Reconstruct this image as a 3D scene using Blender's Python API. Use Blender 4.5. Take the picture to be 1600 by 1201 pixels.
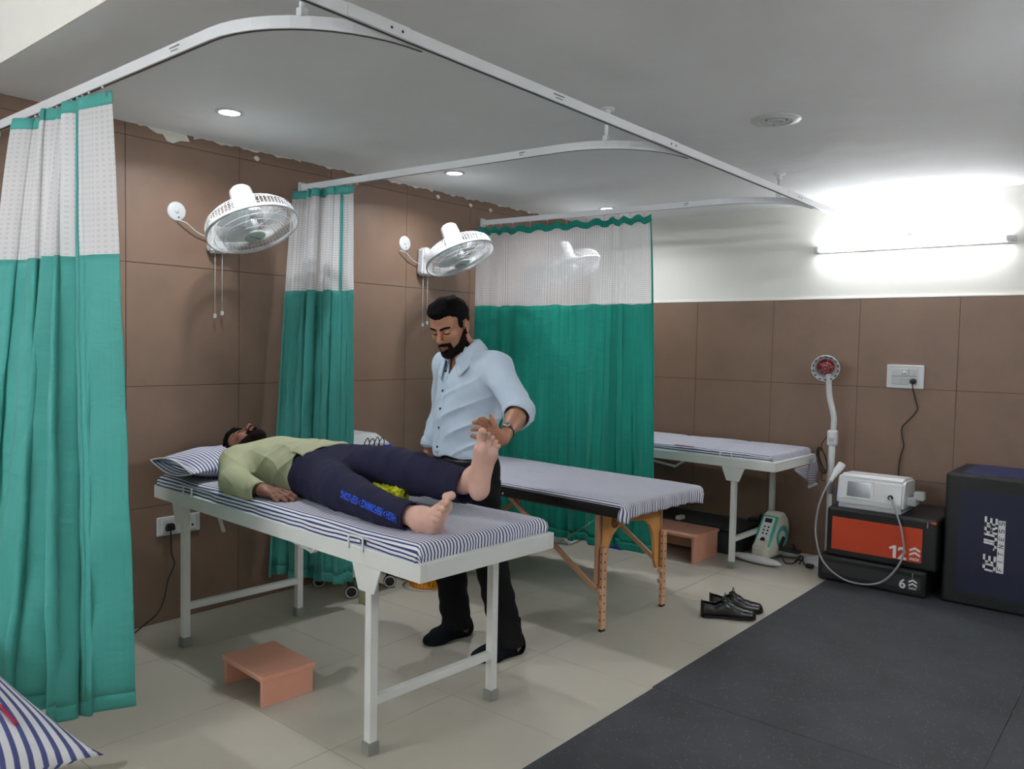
import bpy, bmesh, math, random
import numpy as np
from mathutils import Vector, Matrix, Euler

for o in list(bpy.data.objects):
    bpy.data.objects.remove(o)
SC = bpy.context.scene
COL = SC.collection
PI = math.pi
rnd = random.Random(7)

# ------------------------------------------------------------------ camera
F_PX = 1253.0
YAW, PITCH, ROLL = -0.6979, 0.0492, 0.0201
CAM = Vector((3.8852, -1.8742, 1.4292))
def camera_axes():
    cy, sy, cp, sp, cr, sr = math.cos(YAW), math.sin(YAW), math.cos(PITCH), math.sin(PITCH), math.cos(ROLL), math.sin(ROLL)
    f = Vector((sy*cp, cy*cp, -sp)); r = Vector((cy, -sy, 0)); u = r.cross(f)
    return r*cr+u*sr, u*cr-r*sr, f
r_, u_, f_ = camera_axes()
cd = bpy.data.cameras.new('camera'); cam = bpy.data.objects.new('camera', cd); COL.objects.link(cam)
cd.sensor_width = 36.0; cd.lens = F_PX*36.0/1600.0; cd.clip_start = 0.05; cd.clip_end = 50
M = Matrix((r_, u_, -f_)).transposed().to_4x4(); M.translation = CAM
cam.matrix_world = M
SC.camera = cam

# ------------------------------------------------------------------ world, exposure
SC.view_settings.view_transform = 'Standard'
SC.view_settings.look = 'None'
SC.view_settings.gamma = 1.0
SC.view_settings.use_curve_mapping = False
SC.view_settings.exposure = 1.45
wd = bpy.data.worlds.new('world'); SC.world = wd; wd.use_nodes = True
wd.node_tree.nodes['Background'].inputs[0].default_value = (0.75, 0.85, 1.0, 1)
wd.node_tree.nodes['Background'].inputs[1].default_value = 0.15

# strengths of the room's own lamps
TUBE_FAR = 19.0
TUBE_NEAR = 22.0
TUBE_SIDE = 32.0
TUBE_STEP = 105.0
DOWNLIGHT_W = 3.0

# ------------------------------------------------------------------ materials
def lin(c):
    c /= 255.0
    return c/12.92 if c <= 0.04045 else ((c+0.055)/1.055)**2.4
def rgb(r, g, b): return (lin(r), lin(g), lin(b), 1.0)

def node(nt, t, **kw):
    n = nt.nodes.new(t)
    for k, v in kw.items():
        if k in n.inputs: n.inputs[k].default_value = v
        else: setattr(n, k, v)
    return n
def mat(name, col, rough=0.5, metal=0.0, var=0.0, scale=8.0, bump=0.0, bscale=200.0, bdist=0.002, spec=0.5, coat=0.0, var_col=None, sss=0.0):
    m = bpy.data.materials.new(name); m.use_nodes = True
    nt = m.node_tree; b = nt.nodes['Principled BSDF']
    b.inputs['Base Color'].default_value = col; b.inputs['Roughness'].default_value = rough
    b.inputs['Metallic'].default_value = metal; b.inputs['Specular IOR Level'].default_value = spec
    b.inputs['Coat Weight'].default_value = coat
    if sss:
        b.inputs['Subsurface Weight'].default_value = sss; b.inputs['Subsurface Radius'].default_value = (0.008, 0.004, 0.002); b.inputs['Subsurface Scale'].default_value = 1.0
    tc = node(nt, 'ShaderNodeTexCoord')
    if var or var_col:
        n = node(nt, 'ShaderNodeTexNoise', Scale=scale, Detail=6.0, Roughness=0.6)
        nt.links.new(tc.outputs['Object'], n.inputs['Vector'])
        mx = node(nt, 'ShaderNodeMix', data_type='RGBA')
        c2 = var_col or tuple(min(1, c*(1-var)) for c in col[:3])+(1,)
        c1 = col if var_col else tuple(min(1, c*(1+var)) for c in col[:3])+(1,)
        mx.inputs[6].default_value = c1; mx.inputs[7].default_value = c2
        rp = node(nt, 'ShaderNodeMapRange'); rp.inputs['From Min'].default_value = 0.3; rp.inputs['From Max'].default_value = 0.7
        nt.links.new(n.outputs['Fac'], rp.inputs['Value']); nt.links.new(rp.outputs[0], mx.inputs[0])
        nt.links.new(mx.outputs[2], b.inputs['Base Color'])
    if bump:
        n2 = node(nt, 'ShaderNodeTexNoise', Scale=bscale, Detail=3.0)
        nt.links.new(tc.outputs['Object'], n2.inputs['Vector'])
        bp = node(nt, 'ShaderNodeBump', Strength=bump, Distance=bdist)
        nt.links.new(n2.outputs['Fac'], bp.inputs['Height']); nt.links.new(bp.outputs[0], b.inputs['Normal'])
    return m
def emit(name, col, s):
    m = bpy.data.materials.new(name); m.use_nodes = True; nt = m.node_tree; nt.nodes.clear()
    e = node(nt, 'ShaderNodeEmission'); e.inputs[0].default_value = col; e.inputs[1].default_value = s
    o = node(nt, 'ShaderNodeOutputMaterial'); nt.links.new(e.outputs[0], o.inputs[0]); return m
def math_node(nt, op, a, b=None):
    n = nt.nodes.new('ShaderNodeMath'); n.operation = op
    for i, v in enumerate((a, b)):
        if v is None: continue
        if isinstance(v, (int, float)): n.inputs[i].default_value = v
        else: nt.links.new(v, n.inputs[i])
    return n.outputs[0]

def stripe_mat(name, period=0.0150, dark=(62, 72, 116), light=(232, 232, 238), axis=1, duty=0.42):
    """woven blue and white ticking; stripes follow the cloth's own UV so they bend with it"""
    m = bpy.data.materials.new(name); m.use_nodes = True; nt = m.node_tree; b = nt.nodes['Principled BSDF']
    b.inputs['Roughness'].default_value = 0.85; b.inputs['Specular IOR Level'].default_value = 0.2
    uv = node(nt, 'ShaderNodeUVMap'); sp = node(nt, 'ShaderNodeSeparateXYZ'); nt.links.new(uv.outputs[0], sp.inputs[0])
    ph = math_node(nt, 'FRACT', math_node(nt, 'MULTIPLY', sp.outputs[axis], 1.0/period))
    tri = math_node(nt, 'ABSOLUTE', math_node(nt, 'SUBTRACT', ph, 0.5))
    mr = node(nt, 'ShaderNodeMapRange'); nt.links.new(tri, mr.inputs['Value'])
    mr.inputs['From Min'].default_value = duty/2-0.03; mr.inputs['From Max'].default_value = duty/2+0.03
    mx = node(nt, 'ShaderNodeMix', data_type='RGBA'); mx.inputs[6].default_value = rgb(*dark); mx.inputs[7].default_value = rgb(*light)
    nt.links.new(mr.outputs[0], mx.inputs[0]); nt.links.new(mx.outputs[2], b.inputs['Base Color'])
    tc = node(nt, 'ShaderNodeTexCoord'); n2 = node(nt, 'ShaderNodeTexNoise', Scale=14.0, Detail=4.0); nt.links.new(tc.outputs['Object'], n2.inputs['Vector'])
    bp = node(nt, 'ShaderNodeBump', Strength=0.35, Distance=0.02); nt.links.new(n2.outputs['Fac'], bp.inputs['Height']); nt.links.new(bp.outputs[0], b.inputs['Normal'])
    return m
def cloth_mat(name, col, trans=0.3, rough=0.6, sheen=0.3, streak=0.10):
    m = bpy.data.materials.new(name); m.use_nodes = True; nt = m.node_tree; b = nt.nodes['Principled BSDF']
    b.inputs['Roughness'].default_value = rough; b.inputs['Sheen Weight'].default_value = sheen; b.inputs['Specular IOR Level'].default_value = 0.4
    uv = node(nt, 'ShaderNodeUVMap'); mp = node(nt, 'ShaderNodeMapping'); mp.inputs['Scale'].default_value = (90, 1.2, 1)
    nt.links.new(uv.outputs[0], mp.inputs[0]); n = node(nt, 'ShaderNodeTexNoise', Scale=1.0, Detail=3.0); nt.links.new(mp.outputs[0], n.inputs['Vector'])
    mx = node(nt, 'ShaderNodeMix', data_type='RGBA')
    mx.inputs[6].default_value = tuple(c*(1-streak) for c in col[:3])+(1,); mx.inputs[7].default_value = tuple(min(1, c*(1+streak)) for c in col[:3])+(1,)
    nt.links.new(n.outputs['Fac'], mx.inputs[0]); nt.links.new(mx.outputs[2], b.inputs['Base Color'])
    t = node(nt, 'ShaderNodeBsdfTranslucent'); nt.links.new(mx.outputs[2], t.inputs[0])
    ms = node(nt, 'ShaderNodeMixShader'); ms.inputs[0].default_value = trans
    nt.links.new(b.outputs[0], ms.inputs[1]); nt.links.new(t.outputs[0], ms.inputs[2])
    mp2 = node(nt, 'ShaderNodeMapping'); mp2.inputs['Scale'].default_value = (7, 11, 1); nt.links.new(uv.outputs[0], mp2.inputs[0])
    n3 = node(nt, 'ShaderNodeTexNoise', Scale=1.0, Detail=3.0, Distortion=1.2); nt.links.new(mp2.outputs[0], n3.inputs['Vector'])
    bp = node(nt, 'ShaderNodeBump', Strength=0.5, Distance=0.014); nt.links.new(n3.outputs['Fac'], bp.inputs['Height'])
    nt.links.new(bp.outputs[0], b.inputs['Normal']); nt.links.new(bp.outputs[0], t.inputs['Normal'])
    nt.links.new(ms.outputs[0], nt.nodes['Material Output'].inputs[0]); return m
def net_mat(name, period, hole, gap, sheer):
    """white knitted net with square see-through holes, laid out in the cloth's own UV metres"""
    m = bpy.data.materials.new(name); m.use_nodes = True; nt = m.node_tree; b = nt.nodes['Principled BSDF']
    b.inputs['Base Color'].default_value = rgb(238, 238, 240); b.inputs['Roughness'].default_value = 0.7
    uv = node(nt, 'ShaderNodeUVMap'); sp = node(nt, 'ShaderNodeSeparateXYZ'); nt.links.new(uv.outputs[0], sp.inputs[0])
    hs = []
    for ax in (0, 1):
        ph = math_node(nt, 'FRACT', math_node(nt, 'MULTIPLY', sp.outputs[ax], 1.0/period))
        hs.append(math_node(nt, 'LESS_THAN', math_node(nt, 'ABSOLUTE', math_node(nt, 'SUBTRACT', ph, 0.5)), hole/2))
    h = math_node(nt, 'MULTIPLY', math_node(nt, 'MULTIPLY', hs[0], hs[1]), gap)
    t = node(nt, 'ShaderNodeBsdfTranslucent'); t.inputs[0].default_value = rgb(238, 238, 240)
    m1 = node(nt, 'ShaderNodeMixShader'); m1.inputs[0].default_value = 0.35; nt.links.new(b.outputs[0], m1.inputs[1]); nt.links.new(t.outputs[0], m1.inputs[2])
    tr = node(nt, 'ShaderNodeBsdfTransparent'); m2 = node(nt, 'ShaderNodeMixShader')
    nt.links.new(math_node(nt, 'ADD', h, sheer), m2.inputs[0]); nt.links.new(m1.outputs[0], m2.inputs[1]); nt.links.new(tr.outputs[0], m2.inputs[2])
    nt.links.new(m2.outputs[0], nt.nodes['Material Output'].inputs[0]); return m
def glass_mat(name, col, alpha):
    m = mat(name, col, rough=0.15); nt = m.node_tree
    tr = node(nt, 'ShaderNodeBsdfTransparent'); ms = node(nt, 'ShaderNodeMixShader'); ms.inputs[0].default_value = 1-alpha
    nt.links.new(nt.nodes['Principled BSDF'].outputs[0], ms.inputs[1]); nt.links.new(tr.outputs[0], ms.inputs[2])
    nt.links.new(ms.outputs[0], nt.nodes['Material Output'].inputs[0]); return m
def rubber_mat(name):
    m = mat(name, rgb(60, 62, 67), rough=0.66, var=0.22, scale=3.5, bump=0.3, bscale=400, spec=0.4); nt = m.node_tree
    b = nt.nodes['Principled BSDF']; src = b.inputs['Base Color'].links[0].from_socket
    tc = node(nt, 'ShaderNodeTexCoord'); v = node(nt, 'ShaderNodeTexVoronoi', Scale=75.0); nt.links.new(tc.outputs['Object'], v.inputs['Vector'])
    dot = math_node(nt, 'LESS_THAN', v.outputs['Distance'], 0.17)
    n = node(nt, 'ShaderNodeTexNoise', Scale=30.0); nt.links.new(tc.outputs['Object'], n.inputs['Vector'])
    dot = math_node(nt, 'MULTIPLY', dot, math_node(nt, 'GREATER_THAN', n.outputs['Fac'], 0.50))
    mx = node(nt, 'ShaderNodeMix', data_type='RGBA'); nt.links.new(src, mx.inputs[6]); mx.inputs[7].default_value = rgb(118, 122, 126)
    nt.links.new(dot, mx.inputs[0]); nt.links.new(mx.outputs[2], b.inputs['Base Color']); return m
def wood_mat(name, c1, c2, scale=6):
    m = mat(name, c1, rough=0.42, spec=0.45); nt = m.node_tree; b = nt.nodes['Principled BSDF']
    tc = node(nt, 'ShaderNodeTexCoord'); mp = node(nt, 'ShaderNodeMapping'); mp.inputs['Scale'].default_value = (1, 1, 0.12); nt.links.new(tc.outputs['Object'], mp.inputs[0])
    n = node(nt, 'ShaderNodeTexNoise', Scale=scale*10, Detail=4.0); nt.links.new(mp.outputs[0], n.inputs['Vector'])
    mx = node(nt, 'ShaderNodeMix', data_type='RGBA'); mx.inputs[6].default_value = c1; mx.inputs[7].default_value = c2
    nt.links.new(n.outputs['Fac'], mx.inputs[0]); nt.links.new(mx.outputs[2], b.inputs['Base Color']); return m

MT = {}
MT['tile'] = mat('brown_wall_tile', rgb(132, 107, 90), rough=0.42, var=0.07, scale=5, bump=0.15, bscale=500, spec=0.45)
MT['grout'] = mat('dark_grout', rgb(58, 38, 28), rough=0.9)
MT['paint'] = mat('white_wall_paint', rgb(238, 236, 230), rough=0.8, var=0.02, scale=2, bump=0.1, bscale=60)
MT['ceiling'] = mat('ceiling_paint', rgb(240, 242, 244), rough=0.7, var=0.03, scale=1.3, bump=0.6, bscale=2.0, bdist=0.045)
MT['floor'] = mat('vitrified_floor_tile', rgb(192, 187, 174), rough=0.38, var=0.03, scale=3, spec=0.4)
MT['floor_grout'] = mat('floor_grout', rgb(128, 122, 110), rough=0.8, var=0.3, scale=4)
MT['rubber'] = rubber_mat('speckled_rubber')
MT['wmetal'] = mat('white_enamel_metal', rgb(228, 230, 228), rough=0.35, spec=0.5, var=0.015, scale=10)
MT['rail'] = mat('white_rail', rgb(232, 234, 238), rough=0.3, spec=0.5)
MT['wplastic'] = mat('white_plastic', rgb(212, 214, 216), rough=0.35)
MT['gplastic'] = mat('light_grey_plastic', rgb(196, 200, 202), rough=0.4)
MT['capgrey'] = mat('grey_rubber_cap', rgb(146, 148, 144), rough=0.7)
MT['chrome'] = mat('chrome', rgb(205, 205, 205), rough=0.2, metal=1.0)
MT['dmetal'] = mat('dark_metal', rgb(60, 60, 62), rough=0.4, metal=0.7)
MT['black'] = mat('black_plastic', rgb(22, 22, 24), rough=0.5)
MT['blackcord'] = mat('black_cord', rgb(20, 18, 18), rough=0.6)
MT['vinyl'] = mat('black_vinyl', rgb(16, 16, 19), rough=0.45, bump=0.3, bscale=300)
MT['stripe'] = stripe_mat('striped_ticking')
MT['stripe_pillow'] = stripe_mat('striped_pillow_ticking', period=0.0165, dark=(84, 92, 146), light=(236, 236, 242))
MT['stripe_sheet'] = stripe_mat('striped_sheet', period=0.0125, dark=(66, 74, 112), light=(228, 228, 234))
MT['seam'] = mat('white_hem_tape', rgb(212, 214, 216), rough=0.85)
MT['redprint'] = mat('crimson_print', rgb(150, 40, 80), rough=0.9)
MT['green'] = cloth_mat('jade_curtain_cloth', rgb(84, 186, 178))
MT['green3'] = cloth_mat('jade_curtain_cloth_sheer', rgb(42, 182, 165), trans=0.48, streak=0.42)
MT['net'] = net_mat('white_curtain_net', 0.0185, 0.46, 0.15, 0.03)
MT['net2'] = net_mat('white_curtain_net_mid', 0.0135, 0.5, 0.30, 0.07)
MT['net3'] = net_mat('white_curtain_net_far', 0.0122, 0.56, 0.40, 0.20)
MT['wood'] = wood_mat('beech_leg_wood', rgb(224, 178, 144), rgb(206, 156, 120))
MT['ply'] = wood_mat('varnished_ply', rgb(226, 168, 102), rgb(212, 150, 84))
MT['pink'] = mat('salmon_pink_paint', rgb(226, 164, 140), rough=0.6, var=0.04, scale=8)
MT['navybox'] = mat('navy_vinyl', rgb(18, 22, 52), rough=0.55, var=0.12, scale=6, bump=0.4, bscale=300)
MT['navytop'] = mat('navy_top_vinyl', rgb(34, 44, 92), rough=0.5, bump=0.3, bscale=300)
MT['orange'] = mat('orange_vinyl', rgb(192, 62, 24), rough=0.55, bump=0.3, bscale=300)
MT['greyvinyl'] = mat('charcoal_vinyl', rgb(48, 48, 50), rough=0.4, bump=0.8, bscale=22)
MT['white_print'] = mat('white_print', rgb(225, 226, 228), rough=0.7)
MT['red_lamp'] = mat('ruby_glass', rgb(150, 8, 14), rough=0.12, spec=0.8)
MT['silver_lamp'] = mat('silvered_glass', rgb(190, 185, 185), rough=0.2, metal=0.8)
MT['teal'] = mat('teal_plastic', rgb(60, 178, 160), rough=0.4)
MT['lcd'] = mat('grey_screen', rgb(105, 112, 120), rough=0.15)
MT['clear'] = glass_mat('clear_plastic', rgb(225, 228, 230), 0.45)
MT['bluebox'] = mat('blue_plastic', rgb(24, 84, 150), rough=0.5)
MT['bluetray'] = mat('royal_blue_plastic', rgb(52, 60, 190), rough=0.5)
MT['yellow'] = mat('lime_yellow_foam', rgb(228, 230, 24), rough=0.6)
MT['amber'] = mat('amber_plastic', rgb(226, 150, 34), rough=0.5)
MT['cream'] = mat('cream_metal', rgb(214, 210, 196), rough=0.45)
MT['bingrey'] = mat('dark_grey_plastic', rgb(46, 50, 54), rough=0.5)
MT['leather'] = mat('black_leather', rgb(18, 18, 20), rough=0.28, spec=0.6, bump=0.3, bscale=120)
MT['greycable'] = mat('grey_cable', rgb(150, 150, 154), rough=0.45)
MT['tube'] = emit('tube_glow', (0.96, 0.98, 1.0, 1), TUBE_FAR)
MT['tube2'] = emit('tube_glow_near', (0.93, 0.97, 1.0, 1), TUBE_NEAR)
MT['tube3'] = emit('tube_glow_step', (0.93, 0.97, 1.0, 1), TUBE_STEP)
MT['tube4'] = emit('tube_glow_side', (0.95, 0.975, 1.0, 1), TUBE_SIDE)
MT['led'] = emit('downlight_glow', (0.95, 0.97, 1.0, 1), 9.0)
MT['skin'] = mat('skin', rgb(170, 120, 94), rough=0.5, var=0.06, scale=30, bump=0.15, bscale=250, sss=0.06)
MT['skin_dark'] = mat('weathered_skin', rgb(142, 96, 78), rough=0.5, var=0.06, scale=30, bump=0.15, bscale=250, sss=0.06)
MT['sole'] = mat('pale_sole_skin', rgb(216, 174, 158), rough=0.55, var=0.06, scale=25, bump=0.2, bscale=200, sss=0.08)
MT['lip'] = mat('lip_skin', rgb(128, 78, 72), rough=0.45)
MT['nail'] = mat('nail', rgb(196, 156, 140), rough=0.3)
MT['hair'] = mat('black_hair', rgb(13, 11, 11), rough=0.8, bump=1.0, bscale=160, spec=0.1)
MT['beard'] = mat('dark_beard', rgb(28, 21, 19), rough=0.85, bump=0.8, bscale=300, spec=0.1)
MT['shirt_blue'] = mat('pale_blue_cotton', rgb(196, 212, 230), rough=0.85, var=0.03, scale=20, bump=0.25, bscale=60, spec=0.2)
MT['shirt_green'] = mat('sage_cotton', rgb(176, 178, 146), rough=0.85, var=0.03, scale=20, bump=0.25, bscale=60, spec=0.2)
MT['navy'] = mat('navy_jersey', rgb(34, 34, 58), rough=0.85, var=0.05, scale=20, bump=0.3, bscale=90, spec=0.2)
MT['trouser'] = mat('black_trouser_cloth', rgb(18, 18, 21), rough=0.85, bump=0.2, bscale=90, spec=0.2)
MT['sock'] = mat('black_sock', rgb(22, 24, 30), rough=0.95, bump=0.4, bscale=300, spec=0.1)
MT['blue_print'] = mat('bright_blue_print', rgb(40, 90, 225), rough=0.6)
MT['darkbutton'] = mat('navy_button', rgb(20, 22, 34), rough=0.4)
MT['plaster'] = mat('white_plaster', rgb(225, 222, 214), rough=0.9)
MT['inkgrey'] = mat('grey_ink', rgb(110, 112, 116), rough=0.7)
# ------------------------------------------------------------------ helpers
def add_props(o, label=None, cat=None, group=None, kind=None):
    if label: o['label'] = label
    if cat: o['category'] = cat
    if group: o['group'] = group
    if kind: o['kind'] = kind
    return o
def thing(name, label, cat, loc=(0, 0, 0), rot=0.0, group=None, rot3=None):
    o = bpy.data.objects.new(name, None); COL.objects.link(o); o.empty_display_size = 0.05
    o.location = loc; o.rotation_euler = rot3 if rot3 else (0, 0, rot)
    return add_props(o, label, cat, group)
def clone(root, loc=None, rot=None, label=None, group=None):
    c = root.copy(); COL.objects.link(c)
    if loc is not None: c.location = loc
    if rot is not None: c.rotation_euler = (0, 0, rot)
    if label: c['label'] = label
    if group: c['group'] = group
    for ch in list(root.children):
        d = ch.copy(); COL.objects.link(d); d.parent = c
        for g in list(ch.children):
            e = g.copy(); COL.objects.link(e); e.parent = d
    return c

class MB:
    """collects shapes and links them as ONE mesh object"""
    def __init__(s): s.bm = bmesh.new(); s.mats = []; s.cur = 0; s.uv = None
    def m(s, mt):
        if isinstance(mt, str): mt = MT[mt]
        if mt not in s.mats: s.mats.append(mt)
        s.cur = s.mats.index(mt); return s
    def _fin(s, faces, smooth):
        for f in faces: f.material_index = s.cur; f.smooth = smooth
    def box(s, x0, x1, y0, y1, z0, z1, bevel=0.0, mx=None, seg=2):
        t = bmesh.new(); bmesh.ops.create_cube(t, size=1.0)
        for v in t.verts: v.co = Vector(((x0+x1)/2+v.co.x*(x1-x0), (y0+y1)/2+v.co.y*(y1-y0), (z0+z1)/2+v.co.z*(z1-z0)))
        if bevel: bmesh.ops.bevel(t, geom=list(t.edges), offset=bevel, segments=seg, affect='EDGES', profile=0.5)
        return s.merge(t, mx, smooth=False)
    def merge(s, t, mx=None, smooth=False):
        if mx is not None: bmesh.ops.transform(t, matrix=mx, verts=t.verts)
        mp = {v: s.bm.verts.new(v.co) for v in t.verts}; fs = []
        for f in t.faces:
            try: fs.append(s.bm.faces.new([mp[v] for v in f.verts]))
            except ValueError: pass
        s._fin(fs, smooth); t.free(); return s
    def poly(s, pts, smooth=False):
        f = s.bm.faces.new([s.bm.verts.new(p) for p in pts]); s._fin([f], smooth); return s
    def tube(s, pts, r, n=10, caps=True, closed=False, smooth=True, sx=1.0, sy=1.0, up=None):
        pts = [Vector(p) for p in pts]; N = len(pts); rs = r if isinstance(r, (list, tuple)) else [r]*N
        ref = None; rings = []
        for i, p in enumerate(pts):
            if closed: d = pts[(i+1) % N]-pts[i-1]
            else: d = pts[min(i+1, N-1)]-pts[max(i-1, 0)]
            d = d.normalized() if d.length > 1e-9 else Vector((0, 0, 1))
            if up is not None: ref = Vector(up)
            elif ref is None: ref = Vector((0, 0, 1)) if abs(d.z) < 0.9 else Vector((1, 0, 0))
            a = ref.cross(d)
            a = a.normalized() if a.length > 1e-6 else Vector((1, 0, 0)); b = d.cross(a).normalized()
            if up is None: ref = b
            rings.append([s.bm.verts.new(p+(a*math.cos(2*PI*k/n)*sx+b*math.sin(2*PI*k/n)*sy)*rs[i]) for k in range(n)])
        fs = []
        for i in range(N if closed else N-1):
            A, B = rings[i], rings[(i+1) % N]
            for k in range(n): fs.append(s.bm.faces.new([A[k], A[(k+1) % n], B[(k+1) % n], B[k]]))
        s._fin(fs, smooth)
        if caps and not closed:
            s._fin([s.bm.faces.new(list(reversed(rings[0]))), s.bm.faces.new(rings[-1])], False)
        return s
    def bar(s, p0, p1, w, h, up=(0, 0, 1), bevel=0.0):
        p0, p1 = Vector(p0), Vector(p1); d = p1-p0; L = d.length; d.normalize(); a = Vector(up).cross(d).normalized(); b = d.cross(a)
        mx = Matrix((d, a, b)).transposed().to_4x4(); mx.translation = (p0+p1)/2
        return s.box(-L/2, L/2, -w/2, w/2, -h/2, h/2, bevel, mx)
    def sweep(s, pts, prof, closed=False, up=(0, 0, 1), smooth=False):
        """rectangular or other profile [(side, up)...] swept along a level path"""
        pts = [Vector(p) for p in pts]; N = len(pts); rings = []; up = Vector(up)
        for i, p in enumerate(pts):
            d = (pts[(i+1) % N]-pts[i-1]) if closed else pts[min(i+1, N-1)]-pts[max(i-1, 0)]
            d.normalize(); a = up.cross(d).normalized()
            rings.append([s.bm.verts.new(p+a*q[0]+up*q[1]) for q in prof])
        n = len(prof); fs = []
        for i in range(N if closed else N-1):
            A, B = rings[i], rings[(i+1) % N]
            for k in range(n): fs.append(s.bm.faces.new([A[k], A[(k+1) % n], B[(k+1) % n], B[k]]))
        if not closed: fs += [s.bm.faces.new(list(reversed(rings[0]))), s.bm.faces.new(rings[-1])]
        s._fin(fs, smooth); return s
    def lathe(s, prof, mx=None, n=32, smooth=True):
        """profile [(r, z)...] turned about local z"""
        t = bmesh.new(); rings = []
        for r, z in prof:
            rings.append([t.verts.new((0, 0, z))] if r < 1e-6 else [t.verts.new((r*math.cos(2*PI*k/n), r*math.sin(2*PI*k/n), z)) for k in range(n)])
        for A, B in zip(rings, rings[1:]):
            for k in range(n):
                k2 = (k+1) % n
                if len(A) == 1 and len(B) == 1: continue
                if len(A) == 1: t.faces.new([A[0], B[k2], B[k]])
                elif len(B) == 1: t.faces.new([A[k], A[k2], B[0]])
                else: t.faces.new([A[k], A[k2], B[k2], B[k]])
        bmesh.ops.recalc_face_normals(t, faces=t.faces)
        return s.merge(t, mx, smooth)
    def prism(s, pts2, z0, z1, mx=None, bevel=0.0):
        t = bmesh.new(); lo = [t.verts.new((x, y, z0)) for x, y in pts2]; f = t.faces.new(lo)
        ex = bmesh.ops.extrude_face_region(t, geom=[f]); 
        for v in [g for g in ex['geom'] if isinstance(g, bmesh.types.BMVert)]: v.co.z = z1
        bmesh.ops.recalc_face_normals(t, faces=t.faces)
        if bevel: bmesh.ops.bevel(t, geom=[e for e in t.edges if len(e.link_faces) == 2 and e.calc_face_angle(0) > 0.5], offset=bevel, segments=2, affect='EDGES')
        return s.merge(t, mx, False)
    def grid(s, nu, nv, fn, uvfn=None, smooth=True, wrap=False):
        vs = [[s.bm.verts.new(fn(i/(nu-1) if not wrap else i/nu, j/(nv-1))) for j in range(nv)] for i in range(nu)]; fs = []
        if uvfn and s.uv is None: s.uv = s.bm.loops.layers.uv.new('UVMap')
        R = nu if wrap else nu-1
        for i in range(R):
            for j in range(nv-1):
                i2 = (i+1) % nu
                f = s.bm.faces.new([vs[i][j], vs[i2][j], vs[i2][j+1], vs[i][j+1]]); fs.append(f)
                if uvfn:
                    for l, (a, b) in zip(f.loops, ((i, j), (i+1, j), (i+1, j+1), (i, j+1))): l[s.uv].uv = uvfn(a/(nu-1) if not wrap else a/nu, b/(nv-1))
        s._fin(fs, smooth); return s
    def text(s, st, size, mx, ext=0.0008, font_bold=0.0, sx=1.0, align='LEFT', shear=0.0):
        cu = bpy.data.curves.new('t', 'FONT'); cu.body = st; cu.size = size; cu.extrude = ext; cu.offset = font_bold; cu.align_x = align; cu.shear = shear; cu.resolution_u = 3
        ob = bpy.data.objects.new('t', cu); COL.objects.link(ob)
        me = bpy.data.meshes.new_from_object(ob.evaluated_get(bpy.context.evaluated_depsgraph_get()))
        t = bmesh.new(); t.from_mesh(me); bmesh.ops.scale(t, vec=(sx, 1, 1), verts=t.verts)
        bpy.data.objects.remove(ob); bpy.data.curves.remove(cu); bpy.data.meshes.remove(me)
        return s.merge(t, mx, False)
    def strokes(s, st, mx, w, h, gap, th, shear=0.0, ext=0.0008):
        G = {'D': [[(0, 0), (0, 1), (1, 1), (1, 0), (0, 0)]], 'E': [[(1, 1), (0, 1), (0, 0), (1, 0)], [(0, .5), (.9, .5)]], 'J': [[(1, 1), (1, 0), (.1, 0), (.1, .1)]], 'U': [[(0, 1), (0, 0), (1, 0), (1, 1)]],
             'R': [[(0, 0), (0, 1), (1, 1), (1, .45), (0, .45)], [(.5, .45), (1, 0)]], 'F': [[(0, 0), (0, 1), (1, 1)], [(0, .5), (.8, .5)]], 'I': [[(.5, 0), (.5, 1)]], 'T': [[(.5, 0), (.5, 1)], [(0, 1), (1, 1)]],
             'N': [[(0, 0), (0, 1), (1, 0), (1, 1)]], 'S': [[(1, 1), (0, 1), (0, .5), (1, .5), (1, 0), (0, 0)]], ' ': []}
        x = 0.0
        for ch in st:
            for ln in G[ch]:
                for (a, b), (c, d) in zip(ln, ln[1:]):
                    p, q = Vector((x+a*w+shear*b*h, b*h)), Vector((x+c*w+shear*d*h, d*h)); e = (q-p).normalized(); n = Vector((-e.y, e.x))*th/2
                    p, q = p-e*th/2, q+e*th/2
                    s.prism([tuple(p-n), tuple(q-n), tuple(q+n), tuple(p+n)], 0, ext, mx)
            x += (w+gap)*(0.55 if ch == ' ' else 1)
        return s
    def build(s, name, parent=None, label=None, cat=None, group=None, kind=None, offset=None, solid=0.0, recalc=False, loc=None):
        if recalc: bmesh.ops.recalc_face_normals(s.bm, faces=s.bm.faces)
        if offset is not None: bmesh.ops.translate(s.bm, vec=-Vector(offset), verts=s.bm.verts)
        me = bpy.data.meshes.new(name); s.bm.to_mesh(me); s.bm.free()
        for m in s.mats: me.materials.append(m)
        o = bpy.data.objects.new(name, me); COL.objects.link(o)
        if parent: o.parent = parent
        if loc is not None: o.location = loc
        if solid:
            md = o.modifiers.new('thickness', 'SOLIDIFY'); md.thickness = solid; md.offset = 0
        return add_props(o, label, cat, group, kind)
def frame(origin, x, y, z):
    m = Matrix((Vector(x).normalized(), Vector(y).normalized(), Vector(z).normalized())).transposed().to_4x4(); m.translation = Vector(origin); return m
def axis_frame(origin, z, up=(0, 0, 1)):
    z = Vector(z).normalized(); x = Vector(up).cross(z)
    if x.length < 1e-5: x = Vector((1, 0, 0))
    x.normalize(); return frame(origin, x, z.cross(x), z)
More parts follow.
